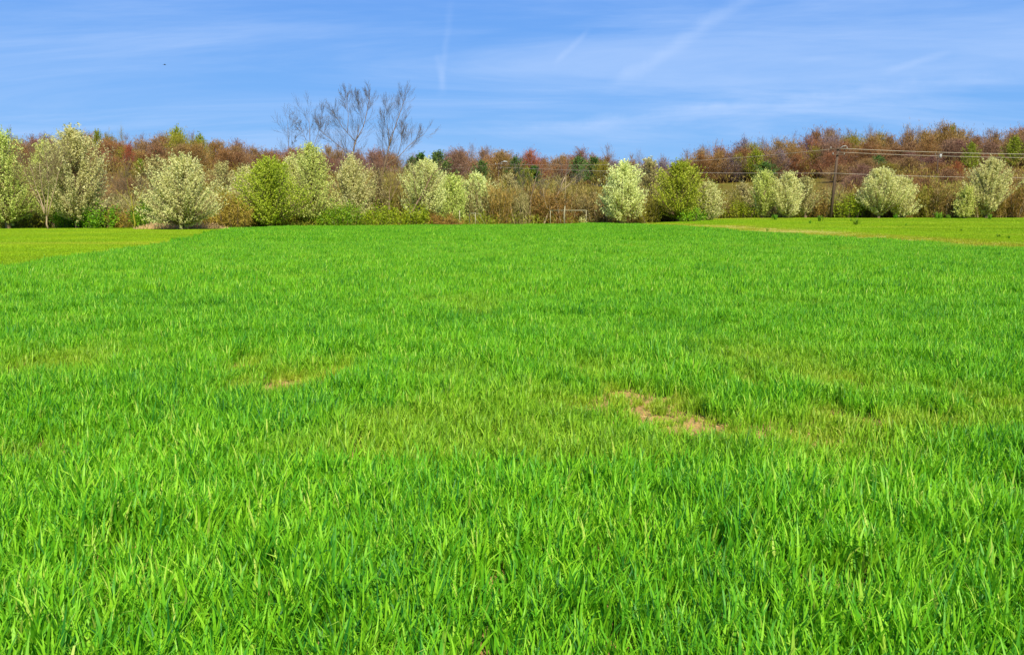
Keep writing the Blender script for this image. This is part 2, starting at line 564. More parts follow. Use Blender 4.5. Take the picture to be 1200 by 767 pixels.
def build_ground():
    xs = np.concatenate([np.linspace(-3500, -320, 12), np.linspace(-300, 300, 121), np.linspace(320, 3500, 12)])
    ys = np.concatenate([np.linspace(-400, -5, 10), np.linspace(0, 360, 91), np.linspace(380, 5500, 22)])
    X, Y = np.meshgrid(xs, ys)
    Z = ground_z(X, Y)
    V = np.stack([X.ravel(), Y.ravel(), Z.ravel()], 1)
    nx, ny = len(xs), len(ys)
    F = []
    for j in range(ny - 1):
        for i in range(nx - 1):
            a = j * nx + i
            F.append((a, a + 1, a + nx + 1, a + nx))
    o = mobj('ground', mesh('ground', V, F, None, True), M['ground'])
    tag(o, kind='structure', label='ground of mown grass rising to a wooded hill and rough pasture')


def strip(name, rows, mat, dz, label):
    """sheet through rows of (x0, x1, y)"""
    V, F = [], []
    K = 14
    for (x0, x1, y) in rows:
        for k in range(K + 1):
            x = x0 + (x1 - x0) * k / K
            V.append((x, y, gz(x, y) + dz))
    for j in range(len(rows) - 1):
        for k in range(K):
            a = j * (K + 1) + k
            F.append((a, a + 1, a + K + 2, a + K + 1))
    o = mobj(name, mesh(name, V, F, None, True), mat)
    return tag(o, kind='structure', label=label)


build_ground()
rows = [(float(left_x(y)), float(right_x(y)), y) for y in np.arange(-3, 97, 2.0)]
rows = []
for y in np.arange(-3, 100, 1.5):
    x0, x1 = float(left_x(y)), float(right_x(y))
    # trim where the far edge of the field has been passed
    while x0 < x1 - 1 and y > float(far_y(x0)): x0 += .5
    rows.append((x0, x1, y))
strip('field_soil', rows, M['soil'], 0.02, 'brown soil under the young green grain')
rows = []
for y in np.arange(10, 103, 2.0):
    x0 = float(right_x(y)) - .1
    wd = 10.5 - 5.5 * min(1, max(0, (y - 62) / 40)) + .5 * math.sin(y * .21)
    rows.append((x0, x0 + wd, y))
strip('worn_track', rows, M['verge'], 0.028, 'worn tan strip along the right edge of the green grain')


# ------------------------------------------------------------------ grain crop: thousands of blades, instanced tufts
def blade_tuft(rng, n, rad, hgt, wid, seg, lean=.12, sig=1.0):
    """one tuft of grain leaves; returns verts, faces, rnd"""
    V, F, A = [], [], []
    nplant = max(1, n // 4)
    plants = rng.uniform(-1, 1, (nplant, 2)) * rad
    for i in range(n):
        px_, py_ = plants[i % nplant]
        L = hgt * rng.uniform(.55, 1.15)
        wd = wid * rng.uniform(.6, 1.25)
        az = rng.uniform(0, 2 * math.pi)
        th = rng.uniform(.03, .28) * sig
        bend = rng.uniform(.1, 1.0) * sig if rng.random() < .8 else rng.uniform(1.0, 2.3)
        tw = rng.uniform(-.9, .9)
        p = np.array([px_ + rng.normal() * .012, py_ + rng.normal() * .012, rng.uniform(0, .18) * hgt])
        face = rng.uniform(0, 2 * math.pi) if rng.random() < .4 else az + math.pi / 2
        b = len(V)
        rn = float(np.clip(rng.beta(2.2, 2.4), 0, .96))
        if rng.random() < .02: rn = 1.0
        if rng.random() < .05: rn = .04
        # some blades kink over
        kink = rng.integers(2, seg + 1) if rng.random() < .13 else 99
        for k in range(seg + 1):
            t = k / seg
            ww = wd * (0.55 + 1.6 * t * (1 - t) * 1.1) * (1 - max(0, (t - .55) / .45) ** 1.6) if k < seg else 0
            fa = face + tw * t
            sx, sy = math.cos(fa) * ww / 2, math.sin(fa) * ww / 2
            if k < seg:
                V.append((p[0] - sx, p[1] - sy, p[2]))
                V.append((p[0] + sx, p[1] + sy, p[2] + ww * .12))
                A += [rn, rn]
            else:
                V.append((p[0], p[1], p[2]))
                A.append(rn)
            st = L / seg
            p = p + np.array([math.cos(az) * math.sin(th) * st + lean * st, math.sin(az) * math.sin(th) * st, math.cos(th) * st])
            th += bend / seg * (1.6 * t + .2)
            if k == kink: th += rng.uniform(.6, 1.4)
        for k in range(seg - 1):
            a = b + 2 * k
            F.append((a, a + 1, a + 3, a + 2))
        F.append((b + 2 * (seg - 1), b + 2 * (seg - 1) + 1, b + 2 * seg))
    return V, F, A


def scatter_object(name, variants, points, mat, label):
    """one object holding the tuft shapes and the scatter points; geometry nodes set the tufts on the points.
    variants: list of (V, F, A); points: array of x, y, z, rot, scale_xy, scale_z, idx, tint"""
    V, F, A, vid = [], [], [], []
    for i, (v, f, a) in enumerate(variants):
        b = len(V)
        V += list(v)
        F += [tuple(q + b for q in ff) for ff in f]
        A += list(a)
        vid += [i] * len(v)
    nv = len(V)
    P = np.asarray(points)
    allV = np.vstack([np.array(V), P[:, :3]])
    me = bpy.data.meshes.new(name)
    me.from_pydata(allV.tolist(), [], F)
    npnt = len(P)

    def att(nm, typ, first, second):
        at_ = me.attributes.new(nm, typ, 'POINT')
        if typ == 'INT':
            at_.data.foreach_set('value', np.concatenate([first, second]).astype(np.int32))
        elif typ == 'FLOAT':
            at_.data.foreach_set('value', np.concatenate([first, second]).astype(np.float32))
        elif typ == 'FLOAT_VECTOR':
            at_.data.foreach_set('vector', np.vstack([first, second]).astype(np.float32).ravel())
    z = np.zeros(nv)
    att('rnd', 'FLOAT', np.array(A), np.zeros(npnt))
    att('vid', 'INT', np.array(vid), np.zeros(npnt))
    att('is_pt', 'INT', z, np.ones(npnt))
    att('idx', 'INT', z, P[:, 6])
    att('tint', 'FLOAT', z, P[:, 7])
    att('rot', 'FLOAT_VECTOR', np.zeros((nv, 3)), np.stack([np.zeros(npnt), np.zeros(npnt), P[:, 3]], 1))
    att('scl', 'FLOAT_VECTOR', np.zeros((nv, 3)), np.stack([P[:, 4], P[:, 4], P[:, 5]], 1))
    me.materials.append(mat)
    o = bpy.data.objects.new(name, me)
    COL.objects.link(o)
    ng = bpy.data.node_groups.new(name, 'GeometryNodeTree')
    ng.interface.new_socket('Geometry', in_out='INPUT', socket_type='NodeSocketGeometry')
    ng.interface.new_socket('Geometry', in_out='OUTPUT', socket_type='NodeSocketGeometry')
    gi, go = ng.nodes.new('NodeGroupInput'), ng.nodes.new('NodeGroupOutput')

    def named(nm, dt):
        n = ng.nodes.new('GeometryNodeInputNamedAttribute')
        n.data_type = dt
        n.inputs[0].default_value = nm
        return n.outputs[0]
    cmpn = ng.nodes.new('FunctionNodeCompare')
    cmpn.data_type = 'INT'
    cmpn.operation = 'EQUAL'
    ins = [s for s in cmpn.inputs if s.type == 'INT' and s.enabled]
    ng.links.new(named('is_pt', 'INT'), ins[0])
    ins[1].default_value = 1
    sg = ng.nodes.new('GeometryNodeSeparateGeometry')
    sg.domain = 'POINT'
    ng.links.new(gi.outputs[0], sg.inputs[0])
    ng.links.new(cmpn.outputs[0], sg.inputs['Selection'])
    sp = ng.nodes.new('GeometryNodeSplitToInstances')
    sp.domain = 'POINT'
    ng.links.new(sg.outputs[1], sp.inputs[0])
    ng.links.new(named('vid', 'INT'), sp.inputs['Group ID'])
    ip = ng.nodes.new('GeometryNodeInstanceOnPoints')
    ng.links.new(sg.outputs[0], ip.inputs['Points'])
    ng.links.new(sp.outputs[0], ip.inputs['Instance'])
    ip.inputs['Pick Instance'].default_value = True
    ng.links.new(named('idx', 'INT'), ip.inputs['Instance Index'])
    ng.links.new(named('rot', 'FLOAT_VECTOR'), ip.inputs['Rotation'])
    ng.links.new(named('scl', 'FLOAT_VECTOR'), ip.inputs['Scale'])
    ng.links.new(ip.outputs[0], go.inputs[0])
    md = o.modifiers.new('scatter', 'NODES')
    md.node_group = ng
    tag(o, label, kind='stuff')
    return o


def vnoise(x, y, sc, seed=0):
    """cheap smooth value noise in numpy"""
    x = np.asarray(x) * sc + seed * 17.3
    y = np.asarray(y) * sc + seed * 9.1
    xi, yi = np.floor(x).astype(int), np.floor(y).astype(int)
    fx, fy = x - xi, y - yi
    fx, fy = fx * fx * (3 - 2 * fx), fy * fy * (3 - 2 * fy)

    def h(a, b):
        v = np.sin(a * 127.1 + b * 311.7 + seed * 74.7) * 43758.5453
        return v - np.floor(v)
    return (h(xi, yi) * (1 - fx) + h(xi + 1, yi) * fx) * (1 - fy) + (h(xi, yi + 1) * (1 - fx) + h(xi + 1, yi + 1) * fx) * fy


BARE = [  # px, py, half-width x, half-length y (m), strength
    (800, 500, .34, .40, 1.0), (752, 490, .22, .30, .95), (812, 497, .2, .3, .9), (742, 470, .22, .35, .8), (716, 462, .15, .25, .8),
    (838, 508, .12, .2, .7), (775, 475, .35, .4, .6),
    (403, 440, .18, .5, 1.0), (386, 447, .14, .4, .9), (345, 452, .26, .45, .85), (300, 432, .18, .4, .8),
    (286, 458, .15, .35, .8), (362, 445, .2, .4, .55), (868, 452, .18, .35, .7), (962, 488, .16, .3, .8), (1010, 500, .4, .35, .45),
    (690, 440, .5, .6, .25), (900, 430, 1.0, 1.1, .3), (35, 540, .3, .3, .3), (1150, 480, .5, .5, .4),
    (960, 450, .6, .8, .4), (90, 430, .8, .8, .35), (440, 500, .3, .3, .3), (1100, 470, .5, .4, .35),
    (700, 480, .3, .3, .4), (935, 520, .3, .25, .3), (1090, 500, .4, .25, .4)]


def bare_mask(x, y, grow=1.0):
    m = np.zeros_like(x)
    wob = vnoise(x, y, 6, 3) * 1.8 + vnoise(x, y, 15, 4) * 1.2
    for (px, py, hx, hy, st) in BARE:
        t = (383.5 - py) / 1000
        c, s = math.cos(TH), math.sin(TH)
        D = -CAM_H * (c + t * s) / (t * c - s)
        cx_ = x_at(D, px, 0)
        hy_ = max(.42, hy * 1.35) * grow
        d = ((x - cx_) / (hx * 1.1 * grow)) ** 2 + ((y - D + .25) / hy_) ** 2
        m = np.maximum(m, st * np.exp(-d * (0.3 + wob * 1.0)))
    return np.clip(m, 0, 1)


def build_crop():
    rng = np.random.default_rng(11)
    near = [blade_tuft(rng, 36, .085, .215, .0108, 5, lean=.06, sig=1.4) for _ in range(18)]
    mid = [blade_tuft(rng, 95, .21, .235, .014, 3, lean=.06, sig=1.25) for _ in range(8)]
    far = [blade_tuft(rng, 380, .62, .28, .024, 3, sig=.9) for _ in range(6)]
    pts = []

    def fill(y0, y1, dens, idx0, nidx, margin):
        A = []
        # candidates inside the wedge the camera sees, and a margin at its sides
        n = int(dens * (y1 - y0) * (2 * (.64 * y1 + margin)))
        y = rng.uniform(y0, y1, n)
        x = rng.uniform(-1, 1, n) * (.64 * y1 + margin)
        k = (np.abs(x) < .64 * y + margin) & in_crop(x + rng.normal(0, .12, n), y + rng.normal(0, .3, n))
        x, y = x[k], y[k]
        bm = bare_mask(x, y)
        broad = vnoise(x, y, .35, 1) * .6 + vnoise(x, y, 1.1, 2) * .4
        wide = bare_mask(x, y, 1.9)
        thin = np.clip((broad - .68) * 2.0, 0, .4) * (y > 5)
        # drill rows, faint
        keep = rng.random(len(x)) ** np.where(bm > .2, 1.25, 1.0) > np.clip(bm * (.75 + .7 * vnoise(x, y, 9, 7)) - .06, 0, .92) + thin * .45
        x, y, bm, broad, thin, wide = x[keep], y[keep], bm[keep], broad[keep], thin[keep], wide[keep]
        n = len(x)
        hs = (.74 + .26 * vnoise(x, y, .8, 5) + .36 * vnoise(x, y, 2.6, 6) ** 2) * (1 - .55 * np.clip(bm * 1.6, 0, 1)) * (1 - .28 * wide) * (1 - .25 * thin)
        hs *= rng.uniform(.85, 1.15, n)
        ti = np.clip(bm * 1.5 + thin * .9 + rng.normal(0, .04, n), 0, 1)
        rot = rng.uniform(-1.5, 1.5, n)
        return np.stack([x, y, ground_z(x, y) + .02, rot, np.clip(hs, .5, 1.2), hs, rng.integers(idx0, idx0 + nidx, n), ti], 1)
    pts.append(fill(1.2, 15, 125, 0, 18, 1.6))
    pts.append(fill(15, 42, 17, 18, 8, 3))
    pts.append(fill(42, 101, 2.6, 26, 6, 5))
    # thin yellow seedlings fading into the bare spots
    y = rng.uniform(4.5, 12, 60000)
    x = rng.uniform(-.66, .66, 60000) * y
    bm = bare_mask(x, y, 1.15)
    k = (rng.random(len(x)) < np.clip((bm - .12) * 1.5, 0, .75) * (.35 + .9 * vnoise(x, y, 11, 9))) & (rng.random(len(x)) < .08)
    x, y = x[k], y[k]
    n = len(x)
    hs = rng.uniform(.22, .5, n)
    pts.append(np.stack([x, y, ground_z(x, y) + .02, rng.uniform(0, 6.28, n), rng.uniform(.35, .7, n), hs, rng.integers(0, 18, n), rng.uniform(.4, 1.0, n)], 1))
    P = np.vstack(pts)
    scatter_object('grain_crop', near + mid + far, P, M['crop'], 'dense bright green blades of young grain filling the field')


build_crop()


def build_clods():
    """crumbs of earth and dead stalks lying on the bare spots"""
    rng = np.random.default_rng(91)
    n = 60000
    y = rng.uniform(5.0, 10.5, n)
    x = rng.uniform(-.7, .7, n) * y
    bm = bare_mask(x, y)
    k = rng.random(n) < bm * .9 - .15
    x, y = x[k], y[k]
    n = len(x)
    r = rng.uniform(.004, .016, n) * rng.uniform(.5, 1.6, n)
    base = np.array([(1, 0, 0), (0, 1, 0), (-1, 0, 0), (0, -1, 0), (0, 0, .8)])
    V = base[None] * r[:, None, None] * rng.uniform(.6, 1.4, (n, 5, 1))
    V = V + np.stack([x, y, ground_z(x, y) + .018], 1)[:, None, :]
    F = (np.array([(0, 1, 4), (1, 2, 4), (2, 3, 4), (3, 0, 4)])[None] + (np.arange(n) * 5)[:, None, None]).reshape(-1, 3)
    tag(mobj('soil_crumbs', mesh('soil_crumbs', V.reshape(-1, 3), F), M['soil']), 'crumbs of tan earth on the bare spots in the grain', kind='stuff')
    m = n // 3
    p = rng.integers(0, n, m)
    C = np.stack([x[p], y[p], ground_z(x[p], y[p]) + .03], 1) + rng.normal(0, .02, (m, 3)) * np.array([1, 1, .2])
    D_ = rng.normal(size=(m, 3)) * np.array([1, 1, .25])
    V, F, A = slivers(C, D_, rng.uniform(.03, .11, m), rng.uniform(.002, .006, m), rng, rng.random(m))
    tag(mobj('dead_stalks', mesh('dead_stalks', V, F, A), M['reed']), 'dead straw scattered on the bare spots in the grain', kind='stuff')


build_clods()


def build_lawn_blades():
    rng = np.random.default_rng(5)
    va = []
    for _ in range(6):
        v, f, a = blade_tuft(rng, 130, .55, .075, .016, 2, lean=0, sig=1.6)
        va.append((v, f, a))
    n = 26000
    y = rng.uniform(12, 84, n)
    x = -rng.uniform(10, 62, n)
    k = (x < left_x(y) + .2) & (np.abs(x) < .66 * y + 3)
    x1, y1 = x[k], y[k]
    y = rng.uniform(24, 116, n)
    x = rng.uniform(11, 80, n)
    k = ((x > right_x(y) - .1) | ((y > 99) & (x > 8))) & (np.abs(x) < .66 * y + 3)
    x = np.concatenate([x1, x[k]])
    y = np.concatenate([y1, y[k]])
    # fewer tufts on the worn strip
    wid = 9.5 - 5 * np.clip((y - 62) / 40, 0, 1)
    off = (x - right_x(y)) / wid + (vnoise(x, y, .35, 2) - .5) * .5 + (vnoise(x, y, 1.2, 3) - .5) * .25
    worn = np.where(x > 0, np.clip(1.35 - np.abs(off - .62) * 3.2, 0, 1), 0)
    worn = np.maximum(worn, np.where(x < 0, np.clip(1 - (left_x(y) - x) / 1.6, 0, 1) * .7, 0))
    k = rng.random(len(x)) > .1 + .45 * worn
    x, y, worn = x[k], y[k], worn[k]
    n = len(x)
    hs = .6 + .9 * vnoise(x, y, .25, 8)
    P = np.stack([x, y, ground_z(x, y), rng.uniform(0, 6.28, n), rng.uniform(.9, 1.3, n), hs, rng.integers(0, 6, n), worn * rng.uniform(.35, .95, n)], 1)
    scatter_object('lawn_grass', va, P, M['lawn'], 'short yellow green mown grass beside the grain')


build_lawn_blades()


# ------------------------------------------------------------------ tree makers
def crown_profile(t, kind):
    if kind == 'pear': return math.sin(math.pi * min(1, max(0, t)) ** .78) ** .5 if 0 < t < 1 else .1
    if kind == 'round': return math.sin(math.pi * min(.999, max(0.001, t)) ** .9) ** .55
    if kind == 'cone': return max(.04, (1 - t) ** .8)
    if kind == 'vase': return math.sin(math.pi * min(.999, max(0.001, t)) ** 1.35) ** .6
    return 1


def make_tree(seed, H, W, base, nlimb, nper, spread, leaf, kind, attach=1.1, trunk_r=.14, s0=.35,
              ori=1.0, twig=True, low=0.0, gap=0.0):
    """trunk with limbs (one mesh) and a crown of leaf faces set in sprays along every limb (another mesh)"""
    rnd = random.Random(seed)
    rng = np.random.default_rng(seed)
    random.seed(seed)
    mb = MB()
    lean = Vector((rnd.uniform(-.04, .04), rnd.uniform(-.04, .04), 1))
    topz = H * .93
    nT = 7
    P = [Vector((lean.x * topz * i / nT + rnd.uniform(-.04, .04) * (i > 0), lean.y * topz * i / nT + rnd.uniform(-.04, .04) * (i > 0), topz * i / nT)) for i in range(nT + 1)]
    mb.tube(P, [trunk_r * (1.25 - 1.2 * (i / nT) ** .8) + .012 for i in range(nT + 1)], 7, .5)

    def trunk_at(z):
        q = max(0, min(.999, z / topz)) * nT
        i = int(q)
        return P[i].lerp(P[i + 1], q - i)
    CC, DD, RR = [], [], []
    for i in range(nlimb):
        t = (i + rnd.random()) / nlimb
        if kind != 'cone': t = t ** .85
        ang = i * 2.39996 + rnd.uniform(-.5, .5)
        fr = rnd.uniform(.55, 1.05) * (1 + .22 * math.sin(ang * 2 + t * 7 + seed * 1.7)) if rnd.random() < .8 else rnd.uniform(.15, .6)
        if rnd.random() < .1: fr *= 1.18
        rr = W / 2 * crown_profile(t, kind) * fr * (1 + gap * math.sin(ang * 3 + seed))
        tip = Vector((math.cos(ang) * rr, math.sin(ang) * rr, base + (H - base) * t)) + trunk_at(base + (H - base) * t) * 0
        tr = trunk_at(tip.z)
        tip.x += tr.x
        tip.y += tr.y
        z0 = max(H * .08 + low, tip.z - rr * attach - .3)
        if kind == 'cone': z0 = tip.z + rr * .1
        a = trunk_at(z0)
        mid = a.lerp(tip, .5) + Vector((math.cos(ang), math.sin(ang), 0)) * rr * .12 * (1 if attach > .5 else 0) + Vector((rnd.uniform(-.15, .15), rnd.uniform(-.15, .15), -.1))
        lr = trunk_r * (.42 - .25 * t)
        mb.tube([a, mid, tip], [lr, lr * .6, lr * .15 + .004], 4, .5, cap=False)
        n = int(nper * rnd.uniform(.6, 1.4))
        s = rng.uniform(s0, 1.06, n) ** .8
        A = np.array(a)[None] * (1 - s[:, None]) ** 2 + 2 * np.array(mid)[None] * (s * (1 - s))[:, None] + np.array(tip)[None] * (s ** 2)[:, None]
        off = rng.normal(size=(n, 3)) * spread * (1.15 - .55 * s)[:, None]
        # side sprays: leaves bunch on a few twigs of each limb
        nb = 7
        cen = rng.normal(size=(nb, 3)) * spread * 1.25
        pick = rng.integers(0, nb, n)
        off = off * .45 + cen[pick] * (s * 1.0)[:, None]
        C = A + off
        out = (C - np.array([tr.x, tr.y, base + (H - base) * .3]))
        out /= np.linalg.norm(out, axis=1, keepdims=True) + 1e-6
        dr = out * ori + rng.normal(size=(n, 3)) * (1.0 if ori < 1 else .45) + np.array([0, 0, .5 * ori])
        br = rng.normal(0, .13) + rng.normal(0, .12, nb)[pick]
        CC.append(C)
        DD.append(dr)
        RR.append(np.clip(rng.beta(2, 2, n) * .8 + .1 + br, 0, 1))
        if twig:
            for k in range(3):
                sidx = rnd.randrange(n)
                q = Vector(C[sidx])
                base_p = a.lerp(tip, .45 + .15 * k)
                mb.tube([base_p, q], [.018, .006], 3, .5, cap=False)
    C = np.vstack(CC)
    k = C[:, 2] > .15
    C, Dr, Rr = C[k], np.vstack(DD)[k], np.concatenate(RR)[k]
    n = len(C)
    V, F, A = slivers(C, Dr, leaf[1] * rng.uniform(.6, 1.4, n), leaf[0] * rng.uniform(.6, 1.4, n), rng, Rr)
    return mesh('trunk', mb.v, mb.f, mb.r), mesh('crown', V, F, A)


def put_tree(name, meshes, x, y, label, cat, bark, leaf, sc=(1, 1, 1), rz=0, group=None, sink=.05):
    t = thing(name, (x, y, gz(x, y) - sink), label, cat, group, rz, sc)
    mobj('trunk', meshes[0], bark, t)
    mobj('crown', meshes[1], leaf, t)
    return t


# --- flowering pears, each of its own seed and size: px, top py, D, width px, leaf material, kind, seed, label
PEARS = [
    (8, 153, 83, 80, 'pear_cream', 'pear', 'big cream and lime flowering pear cut by the left edge of the photo'),
    (90, 151, 84, 78, 'pear_white', 'pear', 'tallest white flowering pear, right of the pale multi-stemmed bare tree'),
    (62, 166, 87, 50, 'pear_cream', 'pear', 'lime-tinged flowering pear half hidden behind the tallest white pear on its left'),
    (212, 184, 78, 88, 'pear_white', 'pear', 'broad white flowering pear standing alone over tan dry grass'),
    (180, 184, 86, 45, 'pear_dusky', 'pear', 'dusky, thinly flowering pear behind the left side of the lone broad white pear'),
    (290, 196, 92, 42, 'pear_white', 'pear', 'white flowering pear peeping out left of the round yellow-green tree'),
    (316, 187, 86, 84, 'pear_green', 'round', 'round yellow-green leafing tree right of the brown bramble'),
    (367, 169, 90, 56, 'pear_cream', 'pear', 'tall cream pear with a lime top, just right of the round yellow-green tree'),
    (345, 184, 93, 40, 'pear_white', 'pear', 'pale flowering pear squeezed between the round yellow-green tree and the tall lime-topped one'),
    (414, 186, 93, 50, 'pear_white', 'pear', 'cream flowering pear above the lime bushes under the tall bare trees'),
    (440, 200, 97, 30, 'pear_dusky', 'pear', 'thin dusky pear between the cream pear and the bare brown scrub'),
    (497, 188, 93, 56, 'pear_white', 'vase', 'cream flowering pear with a dark leaning trunk, right of the tall bare trees'),
    (531, 205, 97, 40, 'pear_cream', 'pear', 'low cream pear left of the narrow goal frame'),
    (562, 204, 101, 42, 'pear_white', 'vase', 'white flowering pear right behind the narrow goal frame'),
    (597, 204, 108, 40, 'pear_dusky', 'round', 'fuzzy pale tree below the street lamp pole'),
    (728, 191, 94, 58, 'pear_white', 'round', 'dense rounded white pear just right of the wide goal frame'),
    (795, 190, 98, 66, 'pear_green', 'round', 'big rounded lime-green tree right of the dense white pear'),
    (762, 186, 106, 46, 'pear_dusky', 'round', 'dull tan flowering tree between the dense white pear and the lime-green tree'),
    (828, 214, 99, 34, 'pear_white', 'pear', 'small white pear at the right foot of the lime-green tree'),
    (893, 200, 106, 34, 'pear_cream', 'vase', 'narrow cream pear on the left of the pair left of the tall utility pole'),
    (922, 203, 105, 38, 'pear_white', 'pear', 'columnar white pear on the right of the pair left of the tall utility pole'),
    (944, 206, 108, 28, 'pear_dusky', 'vase', 'pale dusky pear between the columnar white pear and the tall utility pole'),
    (1030, 198, 106, 52, 'pear_white', 'vase', 'wide white pear right of the tall utility pole'),
    (1056, 208, 107, 34, 'pear_white', 'pear', 'lower white pear leaning on the right side of the wide white pear'),
    (1156, 186, 105, 47, 'pear_white', 'vase', 'tall white pear with ragged branches, last one on the right'),
    (1130, 220, 104, 20, 'pear_cream', 'pear', 'small cream pear at the left foot of the ragged white pear'),
    (545, 222, 103, 34, 'pear_green', 'pear', 'low greenish pear behind the narrow goal frame'),
    (265, 190, 118, 40, 'pear_dusky', 'round', 'pale budding tree behind the brown bramble at the foot of the hill'),
    (868, 215, 120, 34, 'pear_dusky', 'round', 'hazy pale budding tree left of the narrow cream pear'),
]
for i, (px, top, D, wpx, lm, kind, lab) in enumerate(PEARS):
    x = x_at(D, px)
    g = gz(x, D)
    H = z_at(D, top) - g
    W = wpx / 1000 * D * .99
    vol = H * W
    big = lm in ('pear_white', 'pear_green')
    nl = int(min(190, 50 + vol * (2.6 if big else 2.0)))
    sp = .23 if kind != 'vase' else .2
    if lm == 'pear_dusky': nl = int(nl * .6)
    me = make_tree(100 + i, H, W, H * (.12 if kind == 'round' else .13), nl, 165 if big else 135, sp, (.11, .138), kind,
                   attach=1.25 if kind != 'round' else .8, trunk_r=.13 + W * .008, s0=.3 if kind != 'vase' else .42, ori=.5, gap=.1)
    bark = M['bark_brown']
    put_tree('green_tree' if lm == 'pear_green' else 'pear_tree', me, x, D, lab, 'tree', bark, M[lm])


# --- branching bare trees drawn limb by limb
def grow(mb, p, d, L, r, depth, rnd, up=.12, wig=.22, fan=.55, ends=None):
    nseg = 4 if depth > 1 else 3
    P, rad = [p.copy()], [r]
    q, dd = p.copy(), d.normalized()
    kids = []
    for i in range(nseg):
        dd = (dd + Vector((rnd.gauss(0, wig), rnd.gauss(0, wig), rnd.gauss(0, wig) + up)) * .5).normalized()
        q = q + dd * (L / nseg)
        P.append(q.copy())
        rad.append(max(.006, r * (1 - .72 * (i + 1) / nseg)))
        kids.append((q.copy(), dd.copy(), rad[-1]))
    mb.tube(P, rad, 5 if r > .06 else 3, .5, cap=False)
    if depth <= 0:
        return
    nk = 4 if depth > 1 else 5
    for k in range(nk):
        j = min(nseg - 1, int(k * nseg / nk) + (1 if depth > 2 else 0))
        cp, cd, cr = kids[j]
        side = cd.cross(Vector((rnd.gauss(0, 1), rnd.gauss(0, 1), rnd.gauss(0, 1)))).normalized()
        nd = (cd + side * fan * rnd.uniform(.6, 1.3)).normalized()
        grow(mb, cp, nd, L * rnd.uniform(.48, .72), max(.005, cr * .72), depth - 1, rnd, up, wig, fan)
    cp, cd, cr = kids[-1]
    grow(mb, cp, cd, L * .6, cr, depth - 1, rnd, up, wig, fan)


def limb_tree(name, D, paths, label, bark, depth=3, seed=1, spread_y=1.2, Lk=.42, kidn=9, group=None, start=.35, up=.12, fan=.55, twr=.35, scl=(1, 1, 1)):
    """tree whose main stems run through given points (pixel x, pixel y, depth offset) and end in grown twigs"""
    rnd = random.Random(seed)
    px0, py0 = paths[0][0][0], paths[0][0][1]
    x0 = x_at(D, px0)
    z0 = gz(x0, D)
    root = thing(name, (x0, D, z0 - .05), label, 'tree', group)
    trunk, twigs = MB(), MB()
    for path, r0, r1 in [(p[:-2], p[-2], p[-1]) for p in paths]:
        Q = []
        for k, (a, b, c) in enumerate(path):
            v = pt(a, b, D + c)
            v = v - root.location
            if k == 0 and path is not None and b >= 255: v.z = 0
            Q.append(v)
        # smooth the stem
        P = []
        for k in range(len(Q) - 1):
            for s in (0, .33, .66):
                P.append(Q[k].lerp(Q[k + 1], s) + Vector((rnd.gauss(0, .03), rnd.gauss(0, .05), 0)))
        P.append(Q[-1])
        n = len(P)
        rad = [r0 + (r1 - r0) * k / (n - 1) for k in range(n)]
        trunk.tube(P, rad, 6, .5)
        tot = (P[-1] - P[0]).length
        for k in range(kidn):
            f = start + (1 - start) * (k + rnd.random()) / kidn
            i = min(n - 2, int(f * (n - 1)))
            p = P[i].lerp(P[i + 1], f * (n - 1) - i)
            d = (P[i + 1] - P[i]).normalized()
            side = d.cross(Vector((rnd.gauss(0, 1), rnd.gauss(0, 1), rnd.gauss(0, 1)))).normalized()
            nd = (d + side * rnd.uniform(.5, 1.1)).normalized()
            grow(twigs, p, nd, tot * Lk * rnd.uniform(.5, 1.0) * (1.15 - .5 * f), (rad[i]) * twr, depth - 1, rnd, up=up, fan=fan)
        grow(twigs, P[-1], (P[-1] - P[-2]), tot * Lk * .5, r1, depth - 1, rnd, up=up, fan=fan)
    trunk.build('trunk', bark, root, sm=True)
    twigs.build('twigs', M['bark_dark'] if D > 98 else M['bark_brown'], root)
    root.scale = scl
    return root


limb_tree('bare_tree', 102.5, [
    [(398, 262, 0), (403, 215, .2), (413, 178, .4), (418, 160, .5), 0.116, 0.070],
    [(418, 160, .5), (428, 142, 1.2), (434, 118, 1.6), (436, 104, 1.8), 0.061, 0.021],
    [(418, 160, .5), (408, 150, -.6), (397, 135, -1.2), (388, 122, -1.5), 0.054, 0.017],
    [(408, 150, -.6), (409, 125, -.4), (406, 104, .2), 0.041, 0.014],
    [(413, 178, .4), (398, 166, 1.6), (380, 152, 2.6), (374, 146, 2.8), 0.048, 0.014],
    [(428, 142, 1.2), (424, 124, .2), (420, 106, -.5), 0.034, 0.013],
], 'tall bare tree with fanned grey branches, left of the high pair against the sky', M['bark_brown'], depth=3, seed=4, Lk=.37, kidn=15, twr=.26, scl=(.93, .93, .945), up=.26, fan=.5)
limb_tree('bare_tree', 101, [
    [(434, 264, 0), (444, 225, -.3), (452, 190, -.4), (458, 165, -.5), 0.116, 0.084],
    [(458, 165, -.5), (464, 146, -.6), (471, 126, -.4), (477, 108, -.2), 0.075, 0.017],
    [(452, 190, -.4), (468, 180, .8), (482, 166, 1.6), (500, 152, 2.2), 0.068, 0.017],
    [(458, 165, -.5), (456, 140, -1.6), (455, 116, -2.2), 0.041, 0.014],
    [(468, 180, .8), (473, 160, .2), (474, 140, -.2), 0.041, 0.014],
], 'tall right-leaning bare tree, right of the high pair against the sky', M['bark_brown'], depth=3, seed=9, Lk=.37, kidn=15, twr=.26, scl=(.93, .93, .945), up=.26, fan=.5)
